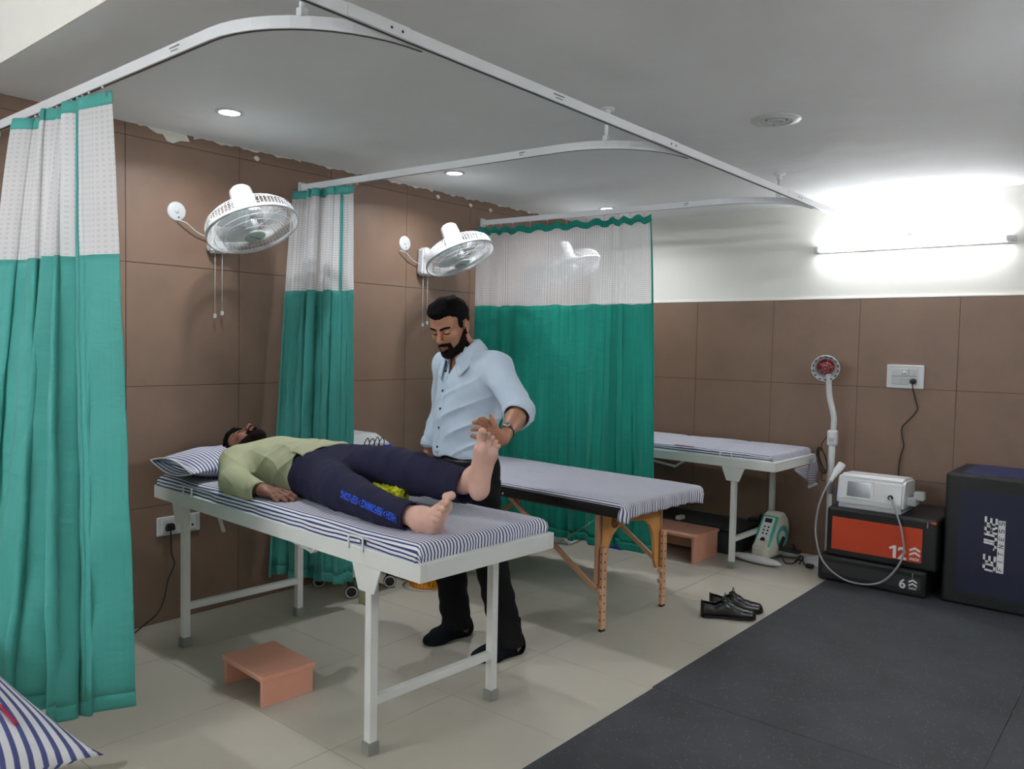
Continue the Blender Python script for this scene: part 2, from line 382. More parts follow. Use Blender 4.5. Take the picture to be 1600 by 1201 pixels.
def crv(pts, n=8):
    """Catmull-Rom through points"""
    P = [Vector(p) for p in pts]; out = []
    for i in range(len(P)-1):
        a, b, c, d = P[max(i-1, 0)], P[i], P[i+1], P[min(i+2, len(P)-1)]
        for k in range(n):
            t = k/n; out.append(0.5*((2*b)+(c-a)*t+(2*a-5*b+4*c-d)*t*t+(3*b-a-3*c+d)*t**3))
    out.append(P[-1]); return out
def vnoise(x, y, seed=0.0):
    return (math.sin(x*1.7+seed)+math.sin(y*2.3-seed*1.3+x*0.6)+math.sin((x+y)*1.1+seed*2.1+1.3*math.sin(y*0.9)))/3

# ------------------------------------------------------------------ the room
D, H = 3.764, 2.446
XR, YF, HU, YS = 4.8, -4.0, 2.86, -0.77
def tile_wall(mb, axis, us, zs, d=0.008, gap=0.0015):
    """bevel-edged tiles laid on a wall; axis 'x': wall plane x=0; 'y': wall plane y=D"""
    for u0, u1 in zip(us, us[1:]):
        for z0, z1 in zip(zs, zs[1:]):
            a, b, c, e = u0+gap, u1-gap, z0+gap, z1-gap
            if axis == 'x': mb.box(-d, 0.0, a, b, c, e)
            else: mb.box(a, b, D, D+d, c, e)
mb = MB(); mb.m('grout').box(-0.16, -0.003, YF, D+0.2, 0, HU)
us = [-0.1214+0.5973*k for k in range(-6, 7)]+[D]; us = [YF+0.01]+[u for u in us if u > YF+0.05]
mb.m('tile'); tile_wall(mb, 'x', us, [0.0, 0.594, 1.192, 1.790, 2.3865, H+0.01])
for p0, p1 in [(-0.06, 0.1), (0.22, 0.86), (0.95, 1.4), (1.47, 1.9), (2.0, 2.4), (2.5, 3.1)]:
    ys = np.linspace(p0, p1, 26); w = [max(0.001, 0.006+0.005*math.sin(y*37)+0.004*math.sin(y*91)) for y in ys]
    mb.m('plaster')
    for i in range(25):
        mb.poly([(0.0015, ys[i], H-w[i]), (0.0015, ys[i+1], H-w[i+1]), (0.0015, ys[i+1], H), (0.0015, ys[i], H)])
blob = [(0.02, 0.012), (0.05, 0.024), (0.08, 0.022), (0.1, 0.05), (0.13, 0.055), (0.17, 0.036), (0.22, 0.03), (0.2, 0.0), (0.0, 0.0)]
mb.poly([(0.002, -0.02+a, H-b) for a, b in blob])
for cy_, cz_ in [(0.58, 2.405), (2.27, 2.40), (2.48, 2.395), (1.95, 2.41)]:
    mb.poly([(0.002, cy_+0.016*math.cos(k*PI/4)*(1+0.4*math.sin(k*5)), cz_+0.014*math.sin(k*PI/4)) for k in range(8)])
wall_left = mb.build('wall_left', kind='structure')
mb = MB(); mb.m('grout').box(-0.16, XR+0.15, D+0.003, D+0.16, 0, 1.789)
mb.m('paint').box(-0.16, XR+0.15, D+0.012, D+0.16, 1.789, HU)
mb.box(0, XR, D-0.001, D+0.02, 1.787, 1.795)
xs = [0.0]+[1.0006+0.5973*k for k in range(-1, 8)]+[XR]
mb.m('tile'); tile_wall(mb, 'y', xs, [0.0, 0.606, 1.1984, 1.7857])
mb.build('wall_back', kind='structure')
MB().m('paint').box(XR, XR+0.15, YF, D+0.16, 0, HU).build('wall_right', kind='structure')
MB().m('paint').box(-0.16, XR+0.15, YF-0.15, YF, 0, HU).build('wall_front', kind='structure')
mb = MB(); mb.m('ceiling').box(-0.16, XR+0.15, YS, D+0.16, H, HU+0.1)
mb.m('ceiling').box(-0.16, XR+0.15, YF-0.15, YS, HU, HU+0.1)
mb.build('ceiling', kind='structure')
mb = MB(); mb.m('paint').box(0.0, XR, YS-0.012, YS-0.001, H-0.004, HU-0.002).build('trim_1', kind='structure')
mb = MB(); mb.m('floor_grout').box(-0.16, XR+0.15, YF-0.15, D+0.16, -0.1, -0.0012)
fx = [-0.16]+[0.445+0.605*k for k in range(0, 9)]; fy = [-3.8+0.605*k for k in range(0, 13)]
fy = [y+(0.44-(-3.8+0.605*7)) for y in fy]; fy = [YF-0.15]+[y for y in fy if YF < y < D]+[D+0.16]
mb.m('floor')
for a, b in zip(fx, fx[1:]+[XR+0.15]):
    for c, d in zip(fy, fy[1:]): mb.box(a+0.0011, b-0.0011, c+0.0011, d-0.0011, -0.01, 0.0)
mb.build('floor', kind='structure')

# ------------------------------------------------------------------ lamps of the room
def tube_light(name, label, p, length, axis, out, m_):
    """batten light: channel against the wall, end caps, glowing tube"""
    t = thing(name, label, 'light', p); a = Vector(axis); o = Vector(out); z = Vector((0, 0, 1))
    mx = frame((0, 0, 0), a, o, a.cross(o))
    MB().m('wplastic').box(-length/2-0.03, length/2+0.03, 0.0, 0.03, -0.02, 0.02, 0.004, mx).build('channel', t)
    MB().m(m_).tube([mx @ Vector((x, 0.055, 0)) for x in (-length/2, length/2)], 0.0135, 16).build('tube', t)
    for sx in (-1, 1):
        MB().m('wplastic').box(sx*length/2-0.016, sx*length/2+0.016, 0.028, 0.072, -0.017, 0.017, 0.004, mx).build('end_cap', t)
    MB().m('wplastic').box(-0.05, 0.05, 0.0, 0.03, -0.06, -0.02, 0.006, mx).build('starter', t)
    return t
tube_light('tube_light', 'glowing white tube light high on the white band of the far wall', (2.475, D+0.012, 2.125), 1.14, (1, 0, 0), (0, -1, 0), 'tube')
tube_light('tube_light', 'tube light on the wall behind the viewer, nearer the fan wall', (0.95, YF, 2.52), 1.5, (1, 0, 0), (0, 1, 0), 'tube3')
tube_light('tube_light', 'tube light on the wall behind the viewer, farther from the fan wall', (3.4, YF, 2.1), 1.5, (1, 0, 0), (0, 1, 0), 'tube2')
tube_light('tube_light', 'tube light high on the blank wall to the right of the view', (XR, 1.2, 2.12), 1.5, (0, 1, 0), (-1, 0, 0), 'tube4')
def downlight(x, y, label):
    t = thing('downlight', label, 'ceiling light', (x, y, H), group='round ceiling downlights')
    MB().m('wplastic').lathe([(0.045, -0.0005), (0.062, -0.0005), (0.063, -0.004), (0.052, -0.008), (0.046, -0.006)]).build('trim_ring', t)
    MB().m('led').lathe([(0, -0.0045), (0.046, -0.0045), (0.046, -0.0005)]).build('lens', t)
    ld = bpy.data.lights.new('downlight_lamp', 'AREA'); ld.shape = 'DISK'; ld.size = 0.08; ld.energy = DOWNLIGHT_W; ld.color = (0.95, 0.97, 1.0); ld.spread = math.radians(150)
    lo = bpy.data.objects.new('downlight_lamp', ld); COL.objects.link(lo); lo.parent = t; lo.location = (0, 0, -0.012)
downlight(0.555, 0.09, 'bright round ceiling downlight above the nearest treatment bed')
downlight(0.50, 1.59, 'round ceiling downlight half hidden behind the middle curtain rail')
downlight(0.58, 3.115, 'round ceiling downlight above the far curtain, beyond its rail')
t = thing('ceiling_speaker', 'white round grille disc flush in the ceiling at right', 'ceiling vent', (2.447, 1.618, H))
MB().m('wplastic').lathe([(0, -0.006), (0.07, -0.006), (0.105, -0.004), (0.108, 0.0)]).build('disc', t)
MB().m('gplastic').tube([(0.075*math.cos(a), 0.075*math.sin(a), -0.006) for a in np.linspace(0, 2*PI, 33)[:-1]], 0.003, 6, closed=True).tube([(0.035*math.cos(a), 0.035*math.sin(a), -0.007) for a in np.linspace(0, 2*PI, 25)[:-1]], 0.003, 6, closed=True).build('ring', t)
for k in range(3): MB().m('dmetal').box(0.05*math.cos(2.1*k)-0.004, 0.05*math.cos(2.1*k)+0.004, 0.05*math.sin(2.1*k)-0.004, 0.05*math.sin(2.1*k)+0.004, -0.009, -0.005, 0.001).build('slot', t)

# ------------------------------------------------------------------ gym mats
for x0, x1, y0, y1, lab in [(2.232, 3.42, 1.055, 3.7, 'black speckled rubber mat under the stacked jump boxes by the far wall'),
                            (2.240, 3.42, -0.9, 1.052, 'black speckled rubber mat bordering the pale tiles in the near foreground'),
                            (3.423, 4.7, -0.9, 3.7, 'black speckled rubber mat at the right edge of the room')]:
    MB().m('rubber').box(x0, x1, y0, y1, 0.0005, 0.008, 0.002).build('rubber_mat', label=lab, cat='gym mat', group='rubber floor mats')
# ------------------------------------------------------------------ curtain rails
ZT = 2.292
RP = [(-0.011, -0.017), (0.011, -0.017), (0.011, 0.017), (-0.011, 0.017)]
XL = 2.163
def hanger(t, x, y):
    MB().m('rail').lathe([(0, -0.008), (0.032, -0.008), (0.034, 0), (0, 0)], Matrix.Translation((x, y, H))).lathe([(0.014, -0.035), (0.014, -0.006)], Matrix.Translation((x, y, H))).tube([(x, y, H-0.03), (x, y, ZT+0.03)], 0.008, 10).box(x-0.012, x+0.012, y-0.012, y+0.012, ZT+0.016, ZT+0.04, 0.002).build('ceiling_hanger', t)
def cross_rail(y, label, hx, slope=0.03):  # slope: drift of the straight run along the room
    t = thing('curtain_rail', label, 'curtain rail', (0, 0, 0), group='white bent curtain rails')
    R = 0.42; pts = []
    for k in range(9):
        x = 0.004+k*(XL-0.022-R)/8; pts.append((x, y+slope*x/2, ZT))
    y1 = y+slope*(XL-R)/2
    for k in range(1, 13):
        a = k/12*PI/2; pts.append((XL-0.022-R+R*math.sin(a), y1+R*(1-math.cos(a)), ZT))
    MB().m('rail').sweep(pts, RP).build('rail', t)
    MB().m('dmetal').sweep([(p[0], p[1], ZT-0.0172) for p in pts], [(-0.0045, 0), (0.0045, 0), (0.0045, 0.0006), (-0.0045, 0.0006)]).build('slot', t)
    MB().m('wplastic').box(0.0005, 0.014, y-0.024, y+0.024, ZT-0.028, ZT+0.03, 0.003).build('wall_bracket', t)
    MB().m('inkgrey').box(1.50, 1.56, y+slope*.77-0.0118, y+slope*.77-0.0108, ZT+0.004, ZT+0.008).box(1.51, 1.55, y+slope*.77-0.0118, y+slope*.77-0.0108, ZT-0.006, ZT-0.003).build('maker_label', t)
    hanger(t, hx, y1+R-math.sqrt(max(0, R*R-(hx-(XL-0.022-R))**2)) if hx > XL-0.022-R else y+slope*hx/2)
    return t
cross_rail(-0.67, 'nearest bent white curtain rail, carrying the curtain at left', 2.0, 0.02)
cross_rail(0.865, 'middle bent white curtain rail, carrying the gathered curtain behind the bed', 1.94, 0.13)
cross_rail(2.39, 'far bent white curtain rail, carrying the spread curtain', 2.04, 0.17)
t = thing('curtain_rail', 'long straight white curtain rail running to the far wall', 'curtain rail', (0, 0, 0))
MB().m('rail').box(XL-0.011, XL+0.011, -2.3, D-0.006, ZT-0.017, ZT+0.017).build('rail', t)
MB().m('dmetal').box(XL-0.0045, XL+0.0045, -2.3, D-0.02, ZT-0.0178, ZT-0.0171).build('slot', t)
MB().m('wplastic').box(XL-0.024, XL+0.024, D-0.008, D+0.011, ZT-0.028, ZT+0.03, 0.003).build('wall_bracket', t)
for yc in (-0.40, 1.16, 2.62):
    mb = MB().m('rail').box(XL-0.013, XL+0.0135, yc-0.13, yc+0.09, ZT-0.0165, ZT+0.0185, 0.001)
    mb.m('dmetal')
    for q in (0.02, 0.06): mb.lathe([(0, 0.0015), (0.004, 0.0015), (0.004, 0)], axis_frame((XL+0.0135, yc+q, ZT), (1, 0, 0)), 10)
    mb.build('connector_sleeve', t)
MB().m('inkgrey').box(XL+0.0105, XL+0.0118, 0.36, 0.42, ZT+0.004, ZT+0.008).box(XL+0.0105, XL+0.0118, 0.37, 0.41, ZT-0.006, ZT-0.003).build('maker_label', t)

# ------------------------------------------------------------------ curtains
def curtain(label, top, bot, zt, zb, amp0, amp1, npl, seed, mg, zn_frac, nhooks, railz=ZT-0.017, strip_u=None, net='net', nu=260, bulge=0.0, rail_y=None, sag=0.0, flat=None, sw=0.012):
    """hanging cloth: header band, net panel, cloth panel, hem; top/bot are plan paths [(x, y)...]"""
    P = [(x, y, 0) for x, y in top]; Q = [(x, y, 0) for x, y in bot]
    A, B = crv(P, 10), crv(Q, 10)
    def at(C, u):
        f = u*(len(C)-1); i = min(int(f), len(C)-2); return C[i].lerp(C[i+1], f-i)
    ph = lambda u: 2*PI*npl*(u+0.018*math.sin(9*u+seed)+0.012*math.sin(23*u+seed*2))
    Htot = zt-zb
    def pos(u, v):
        s = v**0.8
        a, b = at(A, u), at(B, u); p = a.lerp(b, s)
        ta = (at(A, min(1, u+.02))-at(A, max(0, u-.02))); tb = (at(B, min(1, u+.02))-at(B, max(0, u-.02)))
        d = ta.lerp(tb, s); d = d.normalized() if d.length > 1e-6 else Vector((1, 0, 0)); n = Vector((-d.y, d.x, 0))
        am = amp0+(amp1-amp0)*min(1, v*1.3)
        loc = 0.65+0.35*math.sin(7*u+seed*1.7+2.2*v)
        if flat and u > flat: loc *= max(0.08, 1-(u-flat)/0.05)
        p = p+n*(am*loc*math.sin(ph(u)+0.5*math.sin(3*v+u*8+seed)))+d*(am*0.45*math.sin(2*ph(u)+seed))
        p = p+n*(0.004*math.sin(40*v+9*u*npl+seed)*v+0.010*v*vnoise(u*20, v*9, seed))
        p.z = zt-v*Htot-sag*(0.5-0.5*math.cos(2*PI*nhooks*u))*(1-v)**6-0.012*v*math.sin(ph(u)*0.5+seed)
        return p
    L = sum((pos((i+1)/400, .4)-pos(i/400, .4)).length for i in range(400))
    t = thing('privacy_curtain', label, 'curtain', (at(B, 0.5).x, at(B, .5).y, 0)); off = t.location.copy()
    hb = 0.045/Htot; zn = zn_frac
    def piece(name, v0, v1, nv, m_, push=0.0, u0=0.0, u1=1.0, solid=0.0, n=None):
        n = n or nu
        fn = lambda a, b: pos(u0+(u1-u0)*a, v0+(v1-v0)*b)
        uvf = lambda a, b: ((u0+(u1-u0)*a)*L*1.0, (v0+(v1-v0)*b)*Htot)
        mb = MB().m(m_); mb.grid(n, nv, fn, uvf)
        return mb.build(name, t, offset=off, solid=solid)
    piece('header_band', -0.0, hb, 4, mg, solid=0.003)
    piece('net_panel', hb, zn, 22, net)
    piece('cloth_panel', zn, 1-0.05/Htot, 46, mg, solid=0.0016)
    piece('hem', 1-0.05/Htot, 1.0, 4, mg, solid=0.004)
    for su in (strip_u or []):
        w = sw/L
        piece('edge_binding', hb, 1-0.05/Htot, 60, mg, u0=max(0, su-w), u1=min(1, su+w), solid=0.008, n=7)
    for k in range(nhooks):
        u = (k+0.5)/nhooks*0.98+0.01; p = pos(u, 0.012)
        yy = rail_y(p.x) if callable(rail_y) else rail_y; q = Vector((p.x, yy, railz))
        mb = MB().m('wplastic').tube([q, q+Vector((0, 0, -0.008))], 0.005, 8)
        mb.m('chrome').tube(crv([q+Vector((0, 0, -0.008)), q.lerp(p, 0.5)+Vector((0.004, 0, 0)), p+Vector((0, 0, 0.004)), p+Vector((0.003, 0, -0.012))], 4), 0.0013, 6)
        mb.build('hook', t, offset=off)
    return t, pos
curtain('nearest jade and white net curtain gathered at the left edge of the view',
        [(0.27, -0.68), (0.40, -0.70), (0.52, -0.66), (0.63, -0.70), (0.72, -0.64), (0.80, -0.68), (0.90, -0.67), (1.07, -0.645)],
        [(0.30, -0.93), (0.52, -0.93), (0.68, -0.90), (0.85, -0.88), (0.96, -0.87), (1.04, -0.80), (1.09, -0.75), (1.165, -0.62)],
        2.262, 0.150, 0.026, 0.060, 5.3, 1.1, 'green', 0.262, 14, strip_u=[0.81], rail_y=-0.665, flat=0.80)
curtain('jade and white net curtain gathered against the wall behind the lying person',
        [(0.03, 0.79), (0.10, 0.85), (0.18, 0.80), (0.26, 0.87), (0.33, 0.83), (0.40, 0.87), (0.465, 0.865)],
        [(0.06, 0.63), (0.14, 0.72), (0.22, 0.69), (0.30, 0.78), (0.37, 0.76), (0.44, 0.83), (0.50, 0.86)],
        2.262, 0.13, 0.022, 0.032, 7.3, 2.3, 'green', 0.262, 12, net='net2', strip_u=[0.80], rail_y=lambda x: 0.865+0.065*x, flat=0.80, sw=0.008)
curtain('jade and white net curtain drawn out wide beyond the massage table',
        [(0.03, 2.31), (0.10, 2.38), (0.25, 2.415), (0.5, 2.43), (0.75, 2.455), (1.0, 2.475), (1.15, 2.485), (1.305, 2.50)],
        [(0.03, 2.29), (0.12, 2.36), (0.28, 2.42), (0.5, 2.40), (0.78, 2.47), (1.0, 2.44), (1.2, 2.50), (1.385, 2.49)],
        2.258, 0.14, 0.010, 0.028, 11.3, 0.4, 'green3', 0.262, 12, net='net3', strip_u=[0.995], rail_y=lambda x: 2.39+0.085*x, sag=0.022)

# ------------------------------------------------------------------ treatment beds
BW, BL = 0.665, 1.94
def make_bed(label, loc, rot, group):
    t = thing('treatment_bed', label, 'bed', loc, rot, group)
    z0, z1 = 0.665, 0.725
    mb = MB().m('wmetal')
    for a in ((0, BL, 0, 0.028), (0, BL, BW-0.028, BW), (0, 0.028, 0.028, BW-0.028), (BL-0.028, BL, 0.028, BW-0.028)): mb.box(a[0], a[1], a[2], a[3], z0, z1, 0.002)
    mb.box(0.02, BL-0.02, 0.02, BW-0.02, z1-0.012, z1-0.006).box(1.2, 1.23, 0.02, BW-0.02, z0+0.005, z0+0.03)
    mb.build('frame', t)
    for sy, y in ((0, 0.031), (1, BW-0.031)):
        for x in (0.262, 1.655):
            lg = MB().m('wmetal').box(x-0.0165, x+0.0165, y-0.0165, y+0.0165, 0.03, z0+0.001, 0.002).build('leg', t)
            MB().m('capgrey').prism([(-0.023, -0.023), (0.023, -0.023), (0.023, 0.023), (-0.023, 0.023)], 0, 0.045, Matrix.Translation((x, y, 0)), 0.003).build('foot_cap', lg)
            yo = y-0.024 if sy == 0 else y+0.024
            mb = MB().m('wmetal'); mx = frame((x, yo, z0), (1, 0, 0), (0, 0, 1), (0, -1, 0))
            mb.prism([(-0.082, 0.004), (0.082, 0.004), (0.044, -0.090), (-0.044, -0.090)], -0.003, 0.003, mx, 0.0015).box(x-0.080, x+0.080, min(yo, y), max(yo, y)+0.0, z0-0.004, z0+0.0005)
            mb.build('gusset', t)
    for x in (0.262, 1.655):
        MB().m('wmetal').box(x-0.0145, x+0.0145, 0.046, BW-0.046, 0.172, 0.202, 0.002).build('crossbar', t)
    # folded back-lift strut under the deck
    MB().m('wmetal').bar((0.75, 0.12, z0-0.01), (1.17, 0.12, z0-0.06), 0.025, 0.012).bar((1.16, 0.12, z0-0.065), (1.26, 0.12, z0-0.0), 0.025, 0.012).build('lift_strut', t)
    for sy, y in ((0, -0.004), (1, BW+0.004)):
        for xa in (0.315, 1.565):
            MB().m('wmetal').tube(crv([(xa, y, z1-0.012), (xa, y, z1+0.026), (xa+0.006, y, z1+0.034), (xa+0.074, y, z1+0.034), (xa+0.08, y, z1+0.026), (xa+0.08, y, z1-0.012)], 4), 0.0038, 8).build('side_handle', t)
    return t
def fold(s, e, r):
    """distance along a cloth -> (level reach, drop) over a rounded edge at e"""
    a = abs(s); sg = 1 if s >= 0 else -1
    if a < e-r: return s, 0.0
    th = (a-(e-r))/r
    if th < PI/2: return sg*(e-r+r*math.sin(th)), r*(1-math.cos(th))
    return sg*e, r+(a-(e-r)-r*PI/2)
def soft_slab(mb, cx, cy, zt, L, W, drop, r, du, dv, seed, wr=0.004, nu=120, nv=90, taper=0.0, dropfn=None, humps=None):
    hu, hv = L/2+drop+du, W/2+drop+dv
    def fn(a, b):
        s, q = (2*a-1)*hu, (2*b-1)*hv
        x, dx = fold(s, L/2, r); y, dy = fold(q, W/2, r)
        d = max(dx, dy); d2 = min(dx, dy)
        k = min(1, d/0.03)
        w = wr*vnoise(s*9, q*13, seed)*(0.5+k)+wr*0.6*vnoise(s*31, q*27, seed+2)*k
        sx = 1 if s > 0 else -1; sy = 1 if q > 0 else -1
        ruck = 0.010*min(1, d2/0.03)*math.sin(60*(abs(s)-abs(q)))
        x += sx*(w+ruck)*(dx > r*0.6)-sx*taper*max(0, dx-r); y += sy*(w-ruck)*(dy > r*0.6)-sy*taper*max(0, dy-r)
        z = zt-d+(w*0.8 if d < r*0.6 else 0)
        if humps: z += humps(s, q)*(1-k)
        return (cx+x, cy+y, z)
    mb.grid(nu, nv, fn, lambda a, b: ((2*a-1)*hu, (2*b-1)*hv+5.0))
def make_mattress(label, bed_loc, rot, group, flap=False, seed=1.0, seams=False, dz=0.779):
    t = thing('mattress', label, 'mattress', (bed_loc[0], bed_loc[1], 0.722), rot, group)
    mb = MB().m('stripe'); W, L, th = BW-0.025, BL-0.05, dz-0.722
    hm = (lambda s, q: -0.012*math.exp(-((s-0.02)/0.012)**2)-0.010*math.exp(-((s+0.42)/0.012)**2)-0.009*math.exp(-((s-0.5)/0.01)**2)) if seams else None
    soft_slab(mb, BL/2, BW/2, th, L, W, th-0.006, 0.030, 0.0, 0.0, seed, wr=0.0065, humps=hm)
    mb.m('stripe'); mb.grid(2, 2, lambda a, b: (0.04+a*(BL-0.08), 0.025+b*(BW-0.05), 0.0015), lambda a, b: (a*L, b*W))
    mb.build('cover', t)
    MB().m('vinyl').box(0.035, BL-0.035, 0.024, BW-0.024, 0.0, 0.03, 0.01).build('foam_core', t)
    return t
R25 = math.radians(-2.5); R15 = math.radians(-1.5)
B1 = (0.12, -0.045); B3 = (0.012, 3.058); B0 = (0.64, -2.11)
bed = make_bed('white metal treatment bed carrying the lying person', (*B1, 0), R25, 'white treatment beds')
MB().m('clear').bar((0.635, 0.004, 0.664), (0.672, 0.004, 0.612), 0.004, 0.016, up=(0, 1, 0)).build('hanging_tag', bed)
make_mattress('striped mattress under the lying person', B1, R25, 'striped mattresses', seed=1.0)
make_bed('white metal treatment bed against the far wall, partly behind the spread curtain', (*B3, 0), R15, 'white treatment beds')
make_mattress('empty striped mattress on the bed by the far wall', B3, R15, 'striped mattresses', seed=3.1, seams=True, dz=0.772)
make_bed('white treatment bed under the near pillow, below the lower left of the view', (*B0, 0), 0.0, 'white treatment beds')
make_mattress('striped mattress under the near pillow', B0, 0.0, 'striped mattresses', seed=5.0, dz=0.765)
# loose sheet tail hanging off the far bed's end
t = thing('striped_towel', 'striped cloth tail hanging below the far bed corner beside the lamp stand', 'cloth', (1.90, 3.62, 0.0))
mb = MB().m('stripe_sheet')
def tail(a, b):
    x = 1.966+0.004*math.sin(b*7+a*5); y = 3.56+a*0.165; z = 0.70-0.175*b-0.02*a*b
    return (x, y, z)
mb.grid(14, 16, tail, lambda a, b: (a*0.17, b*0.2)).build('hanging_end', t, offset=t.location, solid=0.003)
mb = MB().m('stripe_sheet'); mb.grid(12, 8, lambda a, b: (1.964-0.004*b, 3.30+a*0.26, 0.66-(0.01+0.10*a)*b+0.0), lambda a, b: (a*0.3, b*0.1)).build('underside_fold', t, offset=t.location, solid=0.003)
MB().m('seam').box(1.960, 1.973, 3.565, 3.728, 0.500, 0.518, 0.003, Matrix.Identity(4)).build('hem', t, offset=t.location)
# print on the far mattress
MB().m('redprint').box(1.16, 1.30, 3.09, 3.11, 0.7735, 0.775, 0.0).build('printed_mark', bpy.data.objects['mattress.001'], offset=(B3[0]-0.08, B3[1]+0.035, 0.7255))

def make_pillow(label, loc, rot3, L, W, Hh, group, open_end=True, m_='stripe_pillow', stripe_axis=1, seed=0.5):
    t = thing('pillow', label, 'pillow', loc, rot3=rot3, group=group)
    def side(sg):
        def fn(a, b):
            u, v = 2*a-1, 2*b-1
            p = (1-abs(u)**2.3)**0.66*(1-abs(v)**2.3)**0.66
            pin = 1-0.13*(1-abs(u)**2)*abs(v)**3; pin2 = 1-0.13*(1-abs(v)**2)*abs(u)**3
            return (u*L/2*pin2, v*W/2*pin, sg*(p*Hh/2)+0.006*vnoise(u*4, v*4, seed)*p)
        return fn
    mb = MB().m(m_); mb.grid(44, 34, side(1), lambda a, b: (a*L, b*W)); mb.grid(44, 34, lambda a, b: side(-1)(1-a, b), lambda a, b: ((1-a)*L, b*W))
    bmesh.ops.remove_doubles(mb.bm, verts=mb.bm.verts, dist=1e-5)
    mb.build('pillow_case', t)
    if open_end:
        mb = MB().m(m_)
        mb.grid(34, 8, lambda a, b: ((2*a-1)*L/2*0.98, -W/2-0.045*b+0.03, 0.034*math.sin(PI*a)*(0.4+0.6*b)), lambda a, b: (a*L, -b*0.05))
        mb.grid(34, 8, lambda a, b: ((2*a-1)*L/2*0.98, -W/2-0.045*b+0.03, -0.034*math.sin(PI*a)*(0.4+0.6*b)), lambda a, b: (a*L, -b*0.05))
        mb.m('seam')
        for sg in (1, -1): mb.tube([((2*k/20-1)*L/2*0.98, -W/2-0.015, sg*0.034*math.sin(PI*k/20)) for k in range(21)], 0.0035, 6)
        mb.build('open_flap', t, solid=0.002)
    return t
make_pillow('striped pillow under the lying person at the wall end of the bed', (0.325, 0.21, 0.841), (math.radians(1), math.radians(3), R25+math.radians(2)), 0.40, 0.52, 0.135, 'striped pillows', seed=0.5)
t = make_pillow('plump striped pillow with a crimson mark in the lower left corner of the view', (2.41, -1.605, 0.850), (math.radians(-2), math.radians(3), math.radians(1)), 0.62, 0.44, 0.19, 'striped pillows', open_end=False, seed=2.5)
mb = MB().m('redprint')
def on_pillow(x, y):
    u, v = x/0.31, y/0.22; p = (1-abs(u)**2.3)**0.66*(1-abs(v)**2.3)**0.66
    return Vector((x, y, p*0.095+0.006*vnoise(u*4, v*4, 2.5)*p+0.0012))
for ln in ([(0.10, 0.10), (0.15, 0.115), (0.20, 0.125), (0.235, 0.13)], [(0.13, 0.128), (0.165, 0.118), (0.19, 0.105)], [(0.11, 0.12), (0.125, 0.085)]): mb.tube([on_pillow(*q) for q in crv([(a, b, 0) for a, b in ln], 4) for q in [(q.x, q.y)]], 0.0028, 6)
mb.build('printed_mark', t)
# ------------------------------------------------------------------ massage table
TA = math.radians(-2.6); TL, TW = 1.80, 0.75
T0 = (0.065, 1.452)
t = thing('massage_table', 'folding wooden massage table with black padded sides and a striped sheet', 'massage table', (*T0, 0), TA)
mb = MB().m('vinyl').box(0, TL, 0, TW, 0.605, 0.682, 0.016, seg=3); mb.build('padded_top', t)
mb = MB().m('chrome')
for x in (0.80, 1.02): mb.lathe([(0, 0.004), (0.006, 0.003), (0.007, 0)], axis_frame((x, 0.0, 0.625), (0, -1, 0)), 12)
mb.build('skirt_stud', t)
MB().m('black').lathe([(0.010, 0.003), (0.016, 0.004), (0.018, 0)], axis_frame((1.40, 0.0, 0.645), (0, -1, 0)), 16).build('corner_grommet', t)
def leg_set(xc, sg):
    # arched plywood end panel
    pts = [(0.09, 0.605), (0.09, 0.28)]
    z_of = lambda y: 0.0
    pan = [(0.085, 0.605), (0.085, 0.25), (0.098, 0.215), (0.125, 0.215), (0.145, 0.26), (0.155, 0.36), (0.170, 0.415), (0.200, 0.465), (0.250, 0.500), (TW/2, 0.515)]
    pan = pan+[(TW-a, b) for a, b in reversed(pan[:-1])]
    MB().m('ply').prism(pan, -0.010, 0.010, frame((xc, 0, 0), (0, 1, 0), (0, 0, 1), (1, 0, 0)), 0.002).build('end_panel', t)
    for sy in (0, 1):
        y = 0.095 if sy == 0 else TW-0.095
        o = xc+0.022*sg
        lg = MB().m('wood').box(xc-0.014, xc+0.010, y-0.018, y+0.018, 0.24, 0.605, 0.003).build('upper_leg', t)
        lo = MB().m('wood').box(o-0.002, o+0.020, y-0.018, y+0.018, 0.012, 0.43, 0.004)
        lo = lo.build('adjustable_leg', t)
        mb = MB().m('black')
        for k in range(9): mb.lathe([(0, 0.0008), (0.0045, 0.0008), (0.0045, 0)], axis_frame((o+0.020, y, 0.06+0.042*k), (1, 0, 0)), 10)
        for k in range(9): mb.lathe([(0, 0.0008), (0.0040, 0.0008), (0.0040, 0)], axis_frame((o+0.009, y-0.018, 0.06+0.042*k), (0, -1, 0)), 10)
        mb.build('peg_holes', lo)
        MB().m('black').box(o-0.001, o+0.019, y-0.017, y+0.017, 0.0, 0.013, 0.002).build('rubber_foot', lo)
        for zk in (0.148, 0.205):
            MB().m('wood').lathe([(0, 0.018), (0.012, 0.018), (0.017, 0.012), (0.017, 0.006), (0.009, 0.0)], axis_frame((o+0.009, y-0.018, zk), (0, -1, 0)), 8, smooth=False).build('wing_knob', t)
        # diagonal braces toward the middle hinge
        yb = y-0.030 if sy == 0 else y+0.030
        xm = TL/2-0.06*(-sg)
        MB().m('wood').bar((o-0.012*sg, yb, 0.215), (xm+0.05*sg, yb, 0.598), 0.015, 0.026, bevel=0.003).build('brace', t)
    MB().m('chrome').tube([(xc-0.02*sg, 0.09, 0.56), (xc-0.32*sg, 0.11, 0.36)], 0.0015, 6).build('tension_cable', t)
leg_set(1.60, 1); leg_set(0.20, -1)
